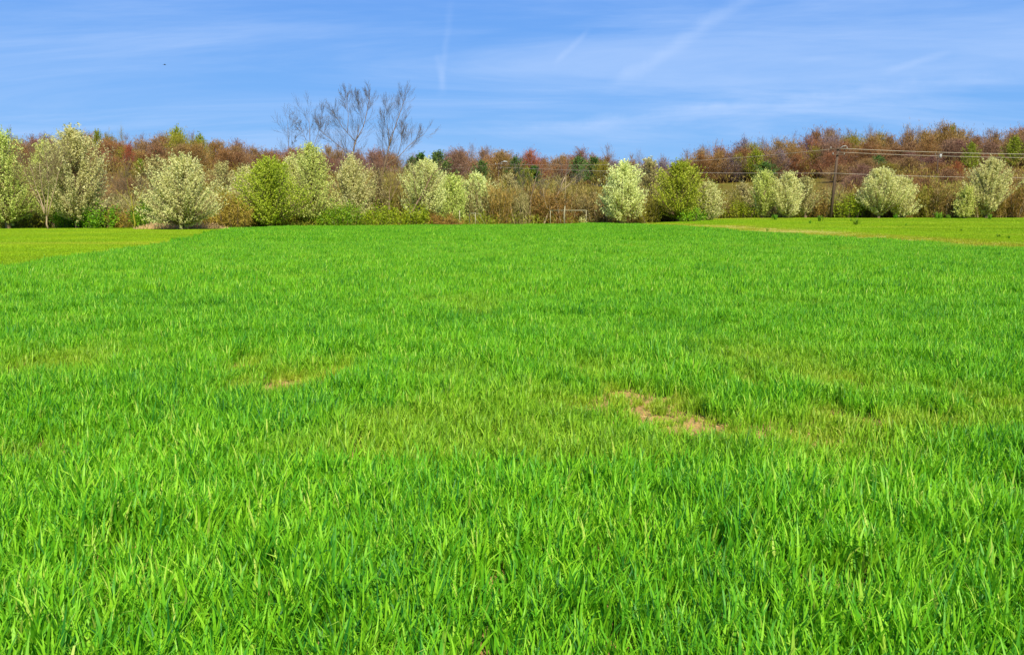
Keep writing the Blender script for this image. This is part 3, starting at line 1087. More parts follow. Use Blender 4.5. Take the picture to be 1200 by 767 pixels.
limb_tree('bare_tree', 104, [
    [(372, 262, 0), (366, 200, .4), (363, 165, .4), (362, 138, .3), 0.075, 0.017],
    [(366, 175, .4), (373, 155, 1.2), (377, 132, 1.4), 0.034, 0.010],
    [(366, 180, .4), (357, 160, -1), (352, 148, -1.2), 0.034, 0.010],
], 'slender bare tree rising just left of the tall pair of bare trees', M['bark_brown'], depth=3, seed=14, Lk=.26, kidn=9, twr=.42)
limb_tree('bare_tree', 108, [
    [(345, 262, 0), (341, 200, .4), (338, 165, .4), (337, 146, .3), 0.061, 0.014],
    [(340, 180, .4), (346, 162, 1.2), 0.027, 0.008],
], 'thinnest bare tree peeking over the ridge, leftmost of the bare crowns against the sky', M['bark_brown'], depth=3, seed=15, Lk=.22, kidn=9, twr=.42)
limb_tree('bare_tree', 80, [
    [(56, 268, 0), (53, 248, .1), (43, 222, .3), (36, 196, .4), 0.078, 0.024],
    [(54, 252, 0), (50, 225, -.6), (46, 190, -1.0), 0.048, 0.016],
    [(55, 250, 0), (57, 220, .6), (53, 182, 1.0), 0.054, 0.016],
    [(55, 254, 0), (66, 215, .6), (73, 186, 1.3), 0.042, 0.016],
    [(52, 250, 0), (40, 225, 1.2), (28, 200, 1.8), 0.036, 0.012],
], 'multi-stemmed bare tree with pale tan trunks between the two big pears on the left', M['bark_pale'], depth=3, seed=21, Lk=.42, kidn=9, start=.4)
limb_tree('bare_tree', 81, [
    [(157, 268, 0), (156, 245, .1), (152, 225, .2), (148, 208, .3), .09, .02],
    [(156, 245, 0), (165, 228, .6), (170, 214, .8), .05, .015],
    [(156, 248, 0), (145, 232, -.6), (136, 222, -.8), .05, .015],
], 'small budding tree with a straight thin trunk left of the lone broad white pear', M['scrub_olive'], depth=3, seed=22, Lk=.5, kidn=9, start=.35)
limb_tree('bare_tree', 91, [
    [(482, 250, 0), (490, 236, .2), (498, 222, .4), (506, 206, .8), .15, .04],
    [(490, 236, .2), (486, 218, -.6), (484, 200, -.8), .06, .02],
], 'dark leaning trunk rising right out of the lime bushes', M['bark_brown'], depth=3, seed=23, Lk=.5, kidn=7, start=.45)
limb_tree('bare_tree', 99, [
    [(636, 258, 0), (645, 243, .2), (655, 226, .4), (662, 208, .8), .13, .05],
    [(642, 248, .1), (639, 236, -.3), (636, 220, -.6), .06, .02],
    [(655, 226, .4), (668, 215, 1.0), (676, 206, 1.2), .05, .015],
], 'pale leaning trunk behind the left post of the wide goal frame', M['bark_pale'], depth=3, seed=24, Lk=.45, kidn=7, start=.45)
limb_tree('bare_tree', 101, [
    [(620, 258, 0), (621, 240, .2), (624, 224, .4), (628, 208, .8), .13, .04],
    [(621, 240, .2), (614, 222, -.4), (610, 206, -.6), .07, .02],
], 'dark forked bare tree in the brown scrub left of the wide goal frame', M['bark_brown'], depth=3, seed=25, Lk=.45, kidn=7, start=.4)
limb_tree('bare_tree', 92, [
    [(455, 256, 0), (456, 236, .2), (458, 218, .4), .12, .03],
    [(456, 240, .2), (470, 208, 1.0), (462, 196, 1.6), .05, .015],
], 'dark stump-like bare tree among the brown scrub behind the lime bushes', M['bark_brown'], depth=3, seed=26, Lk=.45, kidn=7, start=.4)


# --- bushes
def make_bush(seed, W, Dp, H, n, leaf, ori=.6):
    rng = np.random.default_rng(seed)
    rnd = random.Random(seed)
    mb = MB()
    CC, DD, RR = [], [], []
    nst = max(16, int(W * 7))
    for i in range(nst):
        a = rnd.uniform(0, 6.283)
        f = math.sqrt(rnd.random())
        fx, fy = math.cos(a) * f, math.sin(a) * f
        hh = H * (1 - .55 * f * f) * rnd.uniform(.72, 1.12)
        b = Vector((fx * W * .36, fy * Dp * .36, 0))
        tip = Vector((fx * W * .5, fy * Dp * .5, hh))
        mid = b.lerp(tip, .55) + Vector((rnd.gauss(0, .1), rnd.gauss(0, .1), .1 * hh))
        mb.tube([b, mid, tip], [.03, .018, .006], 3, .5, cap=False)
        m = int(n / nst)
        s = rng.uniform(.12, 1.05, m)
        A = np.array(b)[None] * ((1 - s) ** 2)[:, None] + 2 * np.array(mid)[None] * (s * (1 - s))[:, None] + np.array(tip)[None] * (s ** 2)[:, None]
        cen = rng.normal(size=(5, 3)) * .26
        pk = rng.integers(0, 5, m)
        C = A + cen[pk] + rng.normal(size=(m, 3)) * .13
        C[:, 2] = np.abs(C[:, 2]) + .02
        CC.append(C)
        DD.append(rng.normal(size=(m, 3)) + np.array([fx, fy, .8]) * ori)
        RR.append(np.clip(rng.beta(2, 2, m) * .8 + .1 + rng.normal(0, .1) + rng.normal(0, .12, 5)[pk], 0, 1))
    C = np.vstack(CC)
    k = len(C)
    V, F, A = slivers(C, np.vstack(DD), leaf[1] * rng.uniform(.6, 1.4, k), leaf[0] * rng.uniform(.6, 1.4, k), rng, np.concatenate(RR))
    return mesh('stems', mb.v, mb.f, mb.r), mesh('foliage', V, F, A)


BUSHES = [  # px, D, top py, width px, material, label
    (404, 88, 236, 56, 'bush_green', 'bright green bush at the far field edge below the tall bare trees', 4200),
    (448, 88, 241, 54, 'bush_lime', 'lime bush right of the bright green bush at the field edge', 3600),
    (484, 89, 242, 40, 'bush_lime', 'lime bush left of the rust-coloured brush by the narrow goal frame', 2600),
    (516, 90, 250, 46, 'bramble', 'low rust-coloured brush between the lime bush and the narrow goal frame', 2400),
    (382, 90, 246, 30, 'bush_green', 'small green bush at the right foot of the round yellow-green tree', 1800),
    (272, 84, 228, 58, 'bramble', 'rounded brown bramble between the lone broad white pear and the round yellow-green tree', 5200),
    (246, 86, 240, 34, 'bramble', 'lower brown bramble at the right foot of the lone broad white pear', 2200),
    (116, 84, 236, 44, 'bush_green', 'green bush at the right foot of the tallest white pear', 3000),
    (78, 86, 244, 36, 'bush_green', 'green bush at the left foot of the tallest white pear', 2200),
    (172, 85, 236, 46, 'bush_green', 'green bush at the left foot of the lone broad white pear', 3000),
    (140, 86, 243, 40, 'bramble', 'olive brown brush around the small budding tree', 2400),
    (20, 88, 240, 60, 'scrub_olive', 'olive brush under the big pear cut by the left edge', 3000),
    (352, 91, 246, 40, 'scrub_olive', 'dark olive brush between the round yellow-green tree and the tall cream pear', 2200),
    (300, 92, 246, 46, 'scrub_olive', 'dark olive brush under the round yellow-green tree', 2200),
    (775, 104, 243, 42, 'scrub_olive', 'olive brush between the dense white pear and the lime-green tree', 2200),
    (812, 96, 246, 30, 'bush_green', 'green bush in front of the lime-green tree', 1600),
    (868, 107, 236, 44, 'bush_lime', 'lime bush left of the pair of narrow pears', 2400),
    (958, 109, 226, 30, 'bramble', 'orange brown bush just left of the tall utility pole', 2600),
    (998, 107.5, 226, 38, 'bush_lime', 'lime scrub just right of the tall utility pole', 2600),
    (1079, 112, 218, 22, 'bush_lime', 'narrow lime bush right of the wide white pear', 2000),
    (690, 100, 250, 22, 'pear_white', 'low white flowering shrub at the left foot of the dense white pear', 700),
    (573, 98, 250, 36, 'bush_lime', 'low lime undergrowth right of the narrow goal frame', 1200),
    (908, 108, 228, 34, 'scrub_grey', 'grey tan brush between the pair of narrow pears', 2400),
]
for i, (px, D, top, wpx, mt, lab, n) in enumerate(BUSHES):
    x = x_at(D, px)
    H = z_at(D, top) - gz(x, D)
    W = wpx / 1000 * D
    leaf = (.10, .16) if mt not in ('bramble', 'scrub_olive', 'scrub_grey') else (.045, .34)
    a, b = make_bush(300 + i, W, min(W, 3.5), H, n, leaf)
    t = thing('bush', (x, D, gz(x, D) - .03), lab, 'bush')
    mobj('stems', a, M['bark_brown'], t)
    mobj('foliage', b, M[mt], t)


# --- bare scrub of the thicket: many-stemmed saplings, copied
def make_scrub(seed, H, W, nst, ntw):
    rnd = random.Random(seed)
    rng = np.random.default_rng(seed)
    mb = MB()
    CC, DD, RR, LL = [], [], [], []
    for i in range(nst):
        a = rnd.uniform(0, 6.283)
        f = math.sqrt(rnd.random())
        b = Vector((math.cos(a) * f * W * .3, math.sin(a) * f * W * .3, 0))
        hh = H * rnd.uniform(.55, 1.05) * (1 - .25 * f)
        tip = b * 1.5 + Vector((rnd.gauss(0, .35), rnd.gauss(0, .35), hh))
        mid = b.lerp(tip, .5) + Vector((rnd.gauss(0, .15), rnd.gauss(0, .15), 0))
        mb.tube([b, mid, tip], [.05 * rnd.uniform(.5, 1.2), .03, .006], 3, rnd.random(), cap=False)
        m = ntw // nst
        s = rng.uniform(.05, 1.03, m)
        A = np.array(b)[None] * ((1 - s) ** 2)[:, None] + 2 * np.array(mid)[None] * (s * (1 - s))[:, None] + np.array(tip)[None] * (s ** 2)[:, None]
        cen = rng.normal(size=(6, 3)) * np.array([.35, .35, .3])
        pk = rng.integers(0, 6, m)
        C = A + cen[pk] * (.4 + s)[:, None] + rng.normal(size=(m, 3)) * .16
        C[:, 2] = np.abs(C[:, 2])
        dr = rng.normal(size=(m, 3)) * .45 + np.array([0, 0, 1.0]) + cen[pk] * .8
        CC.append(C)
        DD.append(dr)
        LL.append(rng.uniform(.25, .9, m))
        RR.append(np.clip(rng.beta(2, 2, m) * .8 + .1 + rng.normal(0, .14), 0, 1))
    C = np.vstack(CC)
    k = len(C)
    V, F, A = slivers(C, np.vstack(DD), np.concatenate(LL), rng.uniform(.025, .07, k), rng, np.concatenate(RR))
    return mesh('stems', mb.v, mb.f, mb.r), mesh('twigs', V, F, A)


SCRUB = [make_scrub(500 + i, 6.0, 3.8, 16, 3600) for i in range(6)]
random.seed(77)
scr_lab = {'scrub_tan': 'tan', 'scrub_olive': 'olive', 'scrub_rust': 'rust brown', 'scrub_grey': 'grey brown'}


def zone_word(px):
    if px < 260: return 'behind the left pears'
    if px < 520: return 'behind the tall bare pair'
    if px < 700: return 'behind the goal frames'
    if px < 850: return 'behind the dense white pear'
    if px < 975: return 'left of the utility pole'
    return 'right of the utility pole'


THICK = [(-40, 226), (150, 222), (260, 214), (300, 218), (420, 190), (470, 188), (520, 197), (600, 198), (640, 200), (700, 206), (760, 214), (860, 226), (900, 222), (975, 216), (1000, 208), (1060, 204), (1100, 202), (1260, 200)]
px = -40.0
while px < 1245:
    for row in range(2):
        D = (random.uniform(97, 106) if px > 330 else random.uniform(89, 96)) if row == 0 else random.uniform(108, 121)
        if px > 820 and row == 0: D = random.uniform(110, 115)
        q = px + random.uniform(-7, 7)
        top = np.interp(q, [a for a, b in THICK], [b for a, b in THICK]) + random.uniform(-3, 12) + (5 if row == 0 else 0)
        x = x_at(D, q)
        H = z_at(D, top) - gz(x, D)
        if q < 330: mt = random.choice(['scrub_olive', 'scrub_tan', 'scrub_grey', 'scrub_olive'])
        elif q < 700: mt = random.choice(['scrub_tan', 'scrub_tan', 'scrub_rust', 'scrub_olive', 'scrub_grey'])
        elif q < 980: mt = random.choice(['scrub_olive', 'scrub_olive', 'scrub_tan', 'scrub_grey'])
        else: mt = random.choice(['scrub_olive', 'scrub_tan', 'scrub_olive', 'scrub_rust'])
        a, b = random.choice(SCRUB)
        k = H / 6.0
        lab = '%s leafless sapling, %s row %s' % (scr_lab[mt], 'front' if row == 0 else 'rear', zone_word(q))
        t = thing('sapling', (x, D, gz(x, D) - .05), lab, 'sapling', '%s saplings %s' % (scr_lab[mt], zone_word(q)), random.uniform(0, 6.28), (random.uniform(.85, 1.2), random.uniform(.85, 1.2), k))
        mobj('stems', a, random.choice([M['bark_grey'], M['bark_brown'], M['bark_pale'], M['bark_grey']]), t)
        mobj('twigs', b, M[mt], t)
    px += 13.5

# --- undergrowth under the whole tree line: nobody could count it
rng = np.random.default_rng(31)
n = 42000
px_ = rng.uniform(-80, 1290, n)
Dn = np.interp(px_, [-80, 330, 400, 620, 800, 900, 1290], [85, 86, 90, 97, 102, 110, 112]) + rng.uniform(0, 12, n) ** 1.0
xx = (px_ - 600) / 1000 * Dn * .992
zz = ground_z(xx, Dn)
hgt = (.3 + 1.5 * vnoise(xx, Dn, .5, 3)) * rng.random(n) ** .8
C = np.stack([xx, Dn, zz + hgt], 1)
V, F, A = slivers(C, rng.normal(size=(n, 3)) * .5 + np.array([0, 0, 1]), rng.uniform(.2, .6, n), rng.uniform(.03, .10, n), rng,
                  np.clip(vnoise(xx, Dn, .3, 5) * .7 + rng.uniform(0, .4, n), 0, 1))
o = mobj('undergrowth', mesh('undergrowth', V, F, A), mat_leafy('undergrowth', [(.14, .09, .02), (.20, .14, .025), (.17, .18, .015), (.26, .20, .04)], .15))
tag(o, 'tangled brown and olive undergrowth along the foot of the tree line', kind='stuff')

n = 5600
px_ = rng.normal(212, 30, n)
px_ = np.where(np.abs(px_ - 212) > 56, rng.uniform(170, 256, n), px_)
Dn = rng.uniform(80, 86.5, n)
xx = (px_ - 600) / 1000 * Dn * .992
C = np.stack([xx, Dn, ground_z(xx, Dn) + rng.random(n) ** 1.6 * (.25 + .8 * vnoise(xx, Dn, .9, 4)) * np.exp(-((px_ - 212) / 48) ** 4)], 1)
V, F, A = slivers(C, rng.normal(size=(n, 3)) * .3 + np.array([0, 0, 1]), rng.uniform(.25, .5, n), rng.uniform(.02, .05, n), rng, rng.random(n))
tag(mobj('dry_grass', mesh('dry_grass', V, F, A), M['reed']), 'tan dry grass under the lone broad white pear', kind='stuff')

# --- woods on the hill: individual trees with shared shapes
WOOD = []
for i in range(7):
    kind = ['round', 'pear', 'round', 'pear', 'round', 'round', 'vase'][i]
    WOOD.append(make_tree(700 + i, 12, [12, 11, 13, 10, 12, 11, 10][i], 1.0, 90, 125, .75, (.075, .62), kind, attach=1.2, trunk_r=.2, s0=.3, ori=1.0, twig=True, gap=.15))
LACY = []
for i in range(4):
    LACY.append(make_tree(740 + i, 12, [8, 7, 9, 6][i], 4.0, 44, 24, .5, (.045, 1.0), 'vase', attach=1.3, trunk_r=.17, s0=.3, ori=1.2, twig=True, gap=.1))
LEAFY = [make_tree(720 + i, 12, 10, 1.6, 70, 75, .42, (.28, .36), 'round', attach=1.0, trunk_r=.18, s0=.3, ori=.4, twig=False) for i in range(2)]
PINE = [make_tree(730 + i, 12, 8, 1.0, 90, 80, .30, (.18, .45), 'cone', attach=0, trunk_r=.2, s0=.15, ori=.8, twig=False) for i in range(2)]

SKYLINE = [(-60, 158), (0, 160), (40, 158), (120, 156), (170, 160), (215, 152), (260, 162), (300, 168), (330, 172), (390, 170), (440, 171),
           (480, 181), (520, 179), (560, 174), (600, 179), (640, 181), (700, 180), (760, 184), (795, 182), (812, 172), (850, 162), (900, 161),
           (945, 158), (980, 152), (1010, 158), (1040, 156), (1068, 153), (1100, 148), (1125, 157), (1160, 153), (1200, 150), (1260, 150)]
random.seed(4242)
names = {'wood_brown': ('brown', 'bare_tree'), 'wood_rust': ('rust-coloured', 'bare_tree'), 'wood_maroon': ('maroon', 'bare_tree'),
         'wood_red': ('red-budded', 'red_bud_tree'), 'wood_orange': ('orange brown', 'bare_tree'), 'wood_olive': ('olive', 'budding_tree'),
         'wood_lime': ('yellow-green leafing', 'leafing_tree'), 'wood_green': ('dark green conifer', 'conifer_tree'), 'wood_violet': ('violet grey', 'bare_tree')}


def hill_word(px, D=250):
    row = 'on the skyline' if D > 290 else ('on the upper ridge' if D > 250 else ('on the brow' if D > 226 else ('high on the slope' if D > 178 else 'low on the slope')))
    if px < 70: w_ = 'at the far left'
    elif px < 200: w_ = 'above the tallest white pear'
    elif px < 330: w_ = 'above the brown bramble'
    elif px < 480: w_ = 'behind the tall bare pair'
    elif px < 640: w_ = 'near the street lamp'
    elif px < 800: w_ = 'above the goal frame'
    elif px < 975: w_ = 'above the pasture'
    elif px < 1100: w_ = 'near the utility pole'
    else: w_ = 'at the far right'
    return row + ' ' + w_


def pal(px):
    if px < 70: return ['wood_brown'] * 4 + ['wood_maroon', 'wood_orange', 'wood_olive']
    if px < 130: return ['wood_rust', 'wood_rust', 'wood_orange', 'wood_brown', 'wood_olive']
    if px < 175: return ['wood_rust', 'wood_brown', 'wood_rust', 'wood_orange', 'wood_olive']
    if px < 260: return ['wood_olive', 'wood_orange', 'wood_brown', 'wood_brown', 'wood_olive']
    if px < 340: return ['wood_brown', 'wood_brown', 'wood_maroon', 'wood_orange', 'wood_brown']
    if px < 480: return ['wood_orange', 'wood_rust', 'wood_brown', 'wood_olive', 'wood_maroon']
    if px < 700: return ['wood_brown', 'wood_maroon', 'wood_rust', 'wood_rust', 'wood_orange', 'wood_violet']
    if px < 800: return ['wood_brown', 'wood_maroon', 'wood_orange', 'wood_violet']
    if px < 980: return ['wood_maroon', 'wood_brown', 'wood_brown', 'wood_orange', 'wood_violet', 'wood_rust', 'wood_olive']
    return ['wood_orange', 'wood_orange', 'wood_rust', 'wood_brown', 'wood_maroon', 'wood_olive', 'wood_brown']


def wood_tree(px, D, top, mt, label=None, wk=1.0, shape=None):
    x = x_at(D, px)
    g = gz(x, D)
    H = z_at(D, top) - g
    if H < 3: return
    src = WOOD
    if mt == 'wood_green': src = PINE
    elif mt == 'wood_lime': src = LEAFY
    if shape == 'leafy': src = LEAFY
    if shape == 'lacy': src = LACY
    me = random.choice(src)
    k = H / 12
    ks = (k * .35 + .65) * random.uniform(.9, 1.15) * wk
    word, nm = names[mt]
    grp = None
    if label is None:
        if shape == 'lacy': word = 'lacy see-through ' + word
        noun = 'tree' if 'conifer' not in word else ''
        label = ('%s %s %s' % (word, noun, hill_word(px, D))).replace('  ', ' ')
        grp = label.replace(' tree ', ' trees ')
    bark = M['bark_grey'] if random.random() < .55 and shape != 'lacy' else M['bark_brown']
    put_tree(nm, me, x, D, label, 'tree', bark, M[mt], (ks, ks, k), random.uniform(0, 6.28), grp, .1)


sk = lambda q: float(np.interp(q, [a for a, b in SKYLINE], [b for a, b in SKYLINE])) + (-2 if q > 940 else 2)
# back rows make the skyline
for (D, step, dy, jit) in ((305, 21, 0, 3), (262, 21, 4, 4), (240, 23, 11, 6)):
    q = -60.0
    while q < 1262:
        qq = q + random.uniform(-7, 7)
        top = sk(qq) + dy + random.uniform(-1, jit)
        shp = None
        mt = random.choice(pal(qq))
        if D == 305 and random.random() < (.75 if qq > 780 else .4):
            shp = 'lacy'
            top -= random.uniform(1, 5)
            mt = random.choice(['wood_violet', 'wood_brown', 'wood_violet'])
        wood_tree(qq, D + random.uniform(-7, 7), top, mt, shape=shp)
        q += step
for (D, step, lo, hi) in ((230, 19, 800, 1262),):
    q = lo
    while q < hi:
        qq = q + random.uniform(-6, 6)
        wood_tree(qq, D + random.uniform(-2, 5), sk(qq) + 14 + random.uniform(-5, 8), random.choice(pal(qq)))
        q += step
# trees down the left slope, and behind the thicket on the right
for (D, step, lo, hi) in ((215, 24, -60, 500), (190, 27, -60, 470), (165, 30, -60, 440), (140, 32, -60, 330), (215, 24, 970, 1262), (190, 26, 985, 1262), (160, 28, 1000, 1262)):
    q = lo
    while q < hi:
        qq = q + random.uniform(-8, 8)
        fr = (240 - D) / 100
        top = sk(qq) + 18 + fr * 44 + random.uniform(-4, 8)
        mt = random.choice(pal(qq) + ['wood_brown'])
        wood_tree(qq, D + random.uniform(-9, 9), top, mt, wk=.8)
        q += step
rng = np.random.default_rng(37)
n = 85000
px_ = rng.uniform(-90, 1290, n)
Dn = rng.uniform(0, 1, n) ** .8 * 100 + 228
low = (px_ < 500) | (px_ > 985) | (rng.random(n) < .16)
Dn = np.where(low & (rng.random(n) < .55), rng.uniform(128, 230, n), Dn)
xx = (px_ - 600) / 1000 * Dn
C = np.stack([xx, Dn, ground_z(xx, Dn) + rng.random(n) ** .8 * (.6 + 3.4 * vnoise(xx, Dn, .12, 3))], 1)
V, F, A = slivers(C, rng.normal(size=(n, 3)) * .45 + np.array([0, 0, 1]), rng.uniform(.5, 1.3, n), rng.uniform(.08, .22, n), rng,
                  np.clip(vnoise(xx, Dn, .1, 5) * .7 + rng.uniform(0, .4, n), 0, 1))
o = mobj('hill_brush', mesh('hill_brush', V, F, A), mat_leafy('hill_brush', [(.10, .055, .02), (.17, .10, .03), (.19, .13, .03), (.24, .17, .05)], .1))
tag(o, 'brown brush covering the wooded hill beneath the trees', kind='stuff')
# single trees that stand out by colour or height
for (px, D, top, mt, lab, wk, shp) in (
    (213, 285, 150, 'wood_lime', 'yellow-green leafing tree poking highest above the left ridge', .7, None),
    (120, 280, 153, 'wood_lime', 'lime leafing tree on the skyline just right of the tallest white pear', .55, None),
    (148, 300, 150, 'wood_olive', 'small olive lacy tree poking above the skyline right of the lime one', .4, 'lacy'),
    (238, 270, 158, 'wood_lime', 'lime leafing tree on the skyline right of the highest one', .6, None),
    (155, 226, 170, 'wood_red', 'red budding tree on the left ridge behind the small olive lacy tree', .5, None),
    (168, 205, 186, 'wood_lime', 'lime tree on the slope below the red budding tree', .4, None),
    (20, 310, 150, 'wood_violet', 'bluish bare tree on the skyline between the first two big pears', .5, 'lacy'),
    (493, 200, 179, 'wood_green', 'dark green conifer right of the tall pair of bare trees', 1.3, None),
    (482, 205, 184, 'wood_green', 'lower dark green conifer touching the leaning bare tree', 1.3, None),
    (511, 215, 178, 'wood_lime', 'olive lime tree between the two dark conifers', .6, None),
    (515, 205, 177, 'wood_green', 'dark green conifer left of the maroon round-topped trees', .8, 'leafy'),
    (553, 300, 168, 'wood_violet', 'bluish bare tree rising above the middle of the ridge', .7, 'lacy'),
    (571, 300, 170, 'wood_violet', 'bluish bare tree just left above the street lamp pole', .6, 'lacy'),
    (538, 228, 175, 'wood_maroon', 'round-topped maroon tree right of the conifers', .9, None),
    (603, 205, 184, 'wood_green', 'rounded dark green tree right of the street lamp pole', .8, 'leafy'),
    (565, 215, 188, 'wood_green', 'dark green tree left of the street lamp pole', .8, 'leafy'),
    (622, 225, 177, 'wood_red', 'bright red budding tree in the middle of the ridge', .8, None),
    (590, 232, 177, 'wood_orange', 'bright orange brown round tree behind the street lamp pole', 1.0, None),
    (616, 190, 196, 'wood_lime', 'small lime tree below the bright red budding tree', .5, None),
    (625, 200, 194, 'wood_green', 'small dark conifer right of the small lime tree', 1.3, None),
    (678, 225, 184, 'wood_green', 'dark round green tree below the maroon crown left of the dense white pear', .8, 'leafy'),
    (680, 290, 176, 'wood_maroon', 'maroon tree on the skyline left of the small white house', .8, None),
    (696, 215, 184, 'wood_green', 'dark green tree directly above the small white house', .8, 'leafy'),
    (706, 210, 190, 'wood_olive', 'olive tree beside the small white house', .6, None),
    (711, 300, 170, 'wood_violet', 'dark bluish bare tree alone on the skyline above the dense white pear', .8, 'lacy'),
    (748, 300, 176, 'wood_violet', 'thin violet tree on the low saddle of the skyline', .5, 'lacy'),
    (775, 310, 181, 'wood_violet', 'faint violet tree in the lowest dip of the skyline', .5, 'lacy'),
    (884, 226, 176, 'wood_lime', 'round lime-green tree at the top of the rough pasture', .75, None),
    (896, 222, 190, 'wood_green', 'dark green shrubby tree at the right foot of the round lime-green one', .8, 'leafy'),
    (862, 232, 182, 'wood_olive', 'olive brown tree left of the round lime-green tree on the pasture', .8, None),
    (966, 240, 150, 'wood_violet', 'tall violet bare tree on the skyline left of the utility pole', .9, 'lacy'),
    (1016, 300, 148, 'wood_violet', 'bluish bare tree on the skyline right of the utility pole', .8, 'lacy'),
    (1098, 245, 147, 'wood_orange', 'highest round orange brown tree on the right ridge', 1.1, None),
    (1110, 300, 147, 'wood_lime', 'lime tree on the skyline right of the highest orange brown one', .6, None),
    (1117, 190, 190, 'wood_red', 'red budding tree left above the ragged white pear', .4, None),
    (1134, 205, 167, 'wood_lime', 'lime tree on the slope above the ragged white pear', .5, None),
    (1062, 205, 184, 'wood_brown', 'brown tree screening the left end of the wide grey stone house', .8, None),
    (1088, 200, 190, 'wood_orange', 'low orange brown tree screening the right end of the wide grey stone house', .7, None),
    (1075, 190, 196, 'wood_olive', 'low olive tree before the middle of the wide grey stone house', .7, None),
    (1012, 205, 186, 'wood_brown', 'low brown tree before the right-hand grey stone house', .7, None),
    (1183, 215, 160, 'wood_lime', 'tall lime tree at the right end of the slope', .7, None),
    (1026, 215, 182, 'wood_green', 'dark green tree in front of the right-hand stone house', .8, 'leafy'),
):
    wood_tree(px, D, top, mt, lab, wk, shp)

# ------------------------------------------------------------------ weeds on the right-hand grass
WEEDS = [(950, 84, 7), (962, 90, 8), (998, 90, 6), (1004, 80, 8), (908, 97, 6), (1100, 101, 8), (1112, 103, 7), (1160, 100, 7),
         (1128, 66, 4), (1172, 54, 5), (1063, 78, 4), (1050, 103, 6), (900, 66, 4), (1184, 52, 4)]
wmesh = []
for i in range(3):
    va = blade_tuft(np.random.default_rng(60 + i), 60, .16, .5, .035, 3, lean=0, sig=1.5)
    wmesh.append(mesh('weed_leaves', va[0], va[1], va[2]))
for i, (px, D, hp) in enumerate(WEEDS):
    x = x_at(D, px)
    o = mobj('weed_clump', wmesh[i % 3], M['weed'])
    o.location = (x, D, gz(x, D))
    k = hp / 1000 * D / .5 * random.uniform(.55, 1.1)
    o.scale = (k * random.uniform(.8, 1.6), k, k)
    o.rotation_euler = (0, 0, i * 1.3)
    if px > 1095: zw = 'at the right end of the grass'
    elif px > 1000: zw = 'before the wide white pear'
    else: zw = 'left of the utility pole'
    tag(o, 'dark green weed clump ' + zw, 'weed', 'weed clumps ' + zw)


# ------------------------------------------------------------------ utility poles, wires, goals, stake
def pole(px, D, top, label, rad, lean_px=0, arm=1.1, name='utility_pole', extras=None):
    x = x_at(D, px)
    g = gz(x, D)
    topz = z_at(D, top)
    t = thing(name, (x, D, g - .1), label, 'pole')
    H = topz - g + .1
    lx = lean_px / 1000 * D
    mb = MB()
    mb.tube([(0, 0, 0), (lx * .5, 0, H * .5), (lx, 0, H)], [rad, rad * .88, rad * .72], 10, .5)
    mb.build('post', M['pole'], t, sm=True)
    if arm:
        for k, dz in enumerate((.25, .95)):
            a = MB()
            a.box((lx, -rad - .05, H - dz), (arm * (1 - .3 * k), .05, .06))
            a.build('crossarm', M['pole'], t)
            for s in (-1, 1):
                ins = MB()
                ins.tube([(lx + s * arm * .9 * (1 - .3 * k), -rad - .05, H - dz + .06), (lx + s * arm * .9 * (1 - .3 * k), -rad - .05, H - dz + .26)], [.05, .035], 8, .5)
                ins.build('insulator', M['metal'], t)
    return t, H, lx, g


p1, H1, l1, g1 = pole(973.5, 107, 172, 'tall brown utility pole leaning slightly right at the tree line', .19, 5)
lamp = MB()
lamp.tube([(l1, 0, H1 - .4), (l1 + .5, -.1, H1 + .05), (l1 + .95, -.15, H1 + .1)], [.04, .04, .04], 6, .5)
lamp.build('bracket', M['metal'], p1, sm=True)
p2, H2, l2, g2 = pole(583.5, 150, 191, 'thin pole with a street lamp arm above the fuzzy pale tree', .12, 1, arm=.6)
lamp = MB()
lamp.tube([(l2, 0, H2 - .3), (l2 + .5, -.1, H2 + .15), (l2 + .8, -.1, H2 + .2)], [.035, .035, .035], 6, .5)
lamp.build('lamp_arm', M['metal'], p2, sm=True)
lamp = MB()
lamp.tube([(l2 + .7, -.1, H2 + .2), (l2 + 1.0, -.1, H2 + .25), (l2 + 1.5, -.1, H2 + .2)], [.07, .15, .08], 8, .5)
lamp.build('lamp_head', M['metal'], p2, sm=True)
p3, H3, l3, g3 = pole(1095, 185, 180, 'distant utility pole with a pale grey box on the right wooded slope', .16, 0, arm=.8)
bx = MB()
bx.tube([(.45, -.1, H3 - .9), (.45, -.1, H3 - .85), (.45, -.1, H3 - .15), (.45, -.1, H3 - .1)], [.2, .26, .26, .2], 10, .5)
bx.build('transformer', M['metal'], p3, sm=True)


def wire(name, A, B, sag, label, rad=.028):
    A, B = Vector(A), Vector(B)
    P = [A.lerp(B, k / 24) - Vector((0, 0, sag * 4 * (k / 24) * (1 - k / 24))) for k in range(25)]
    mb = MB()
    o0 = P[0].copy()
    mb.tube([p - o0 for p in P], [rad] * 25, 5, .5)
    o = mb.build(name, M['wire'], None, sm=True)
    o.location = o0
    tag(o, label, 'wire')


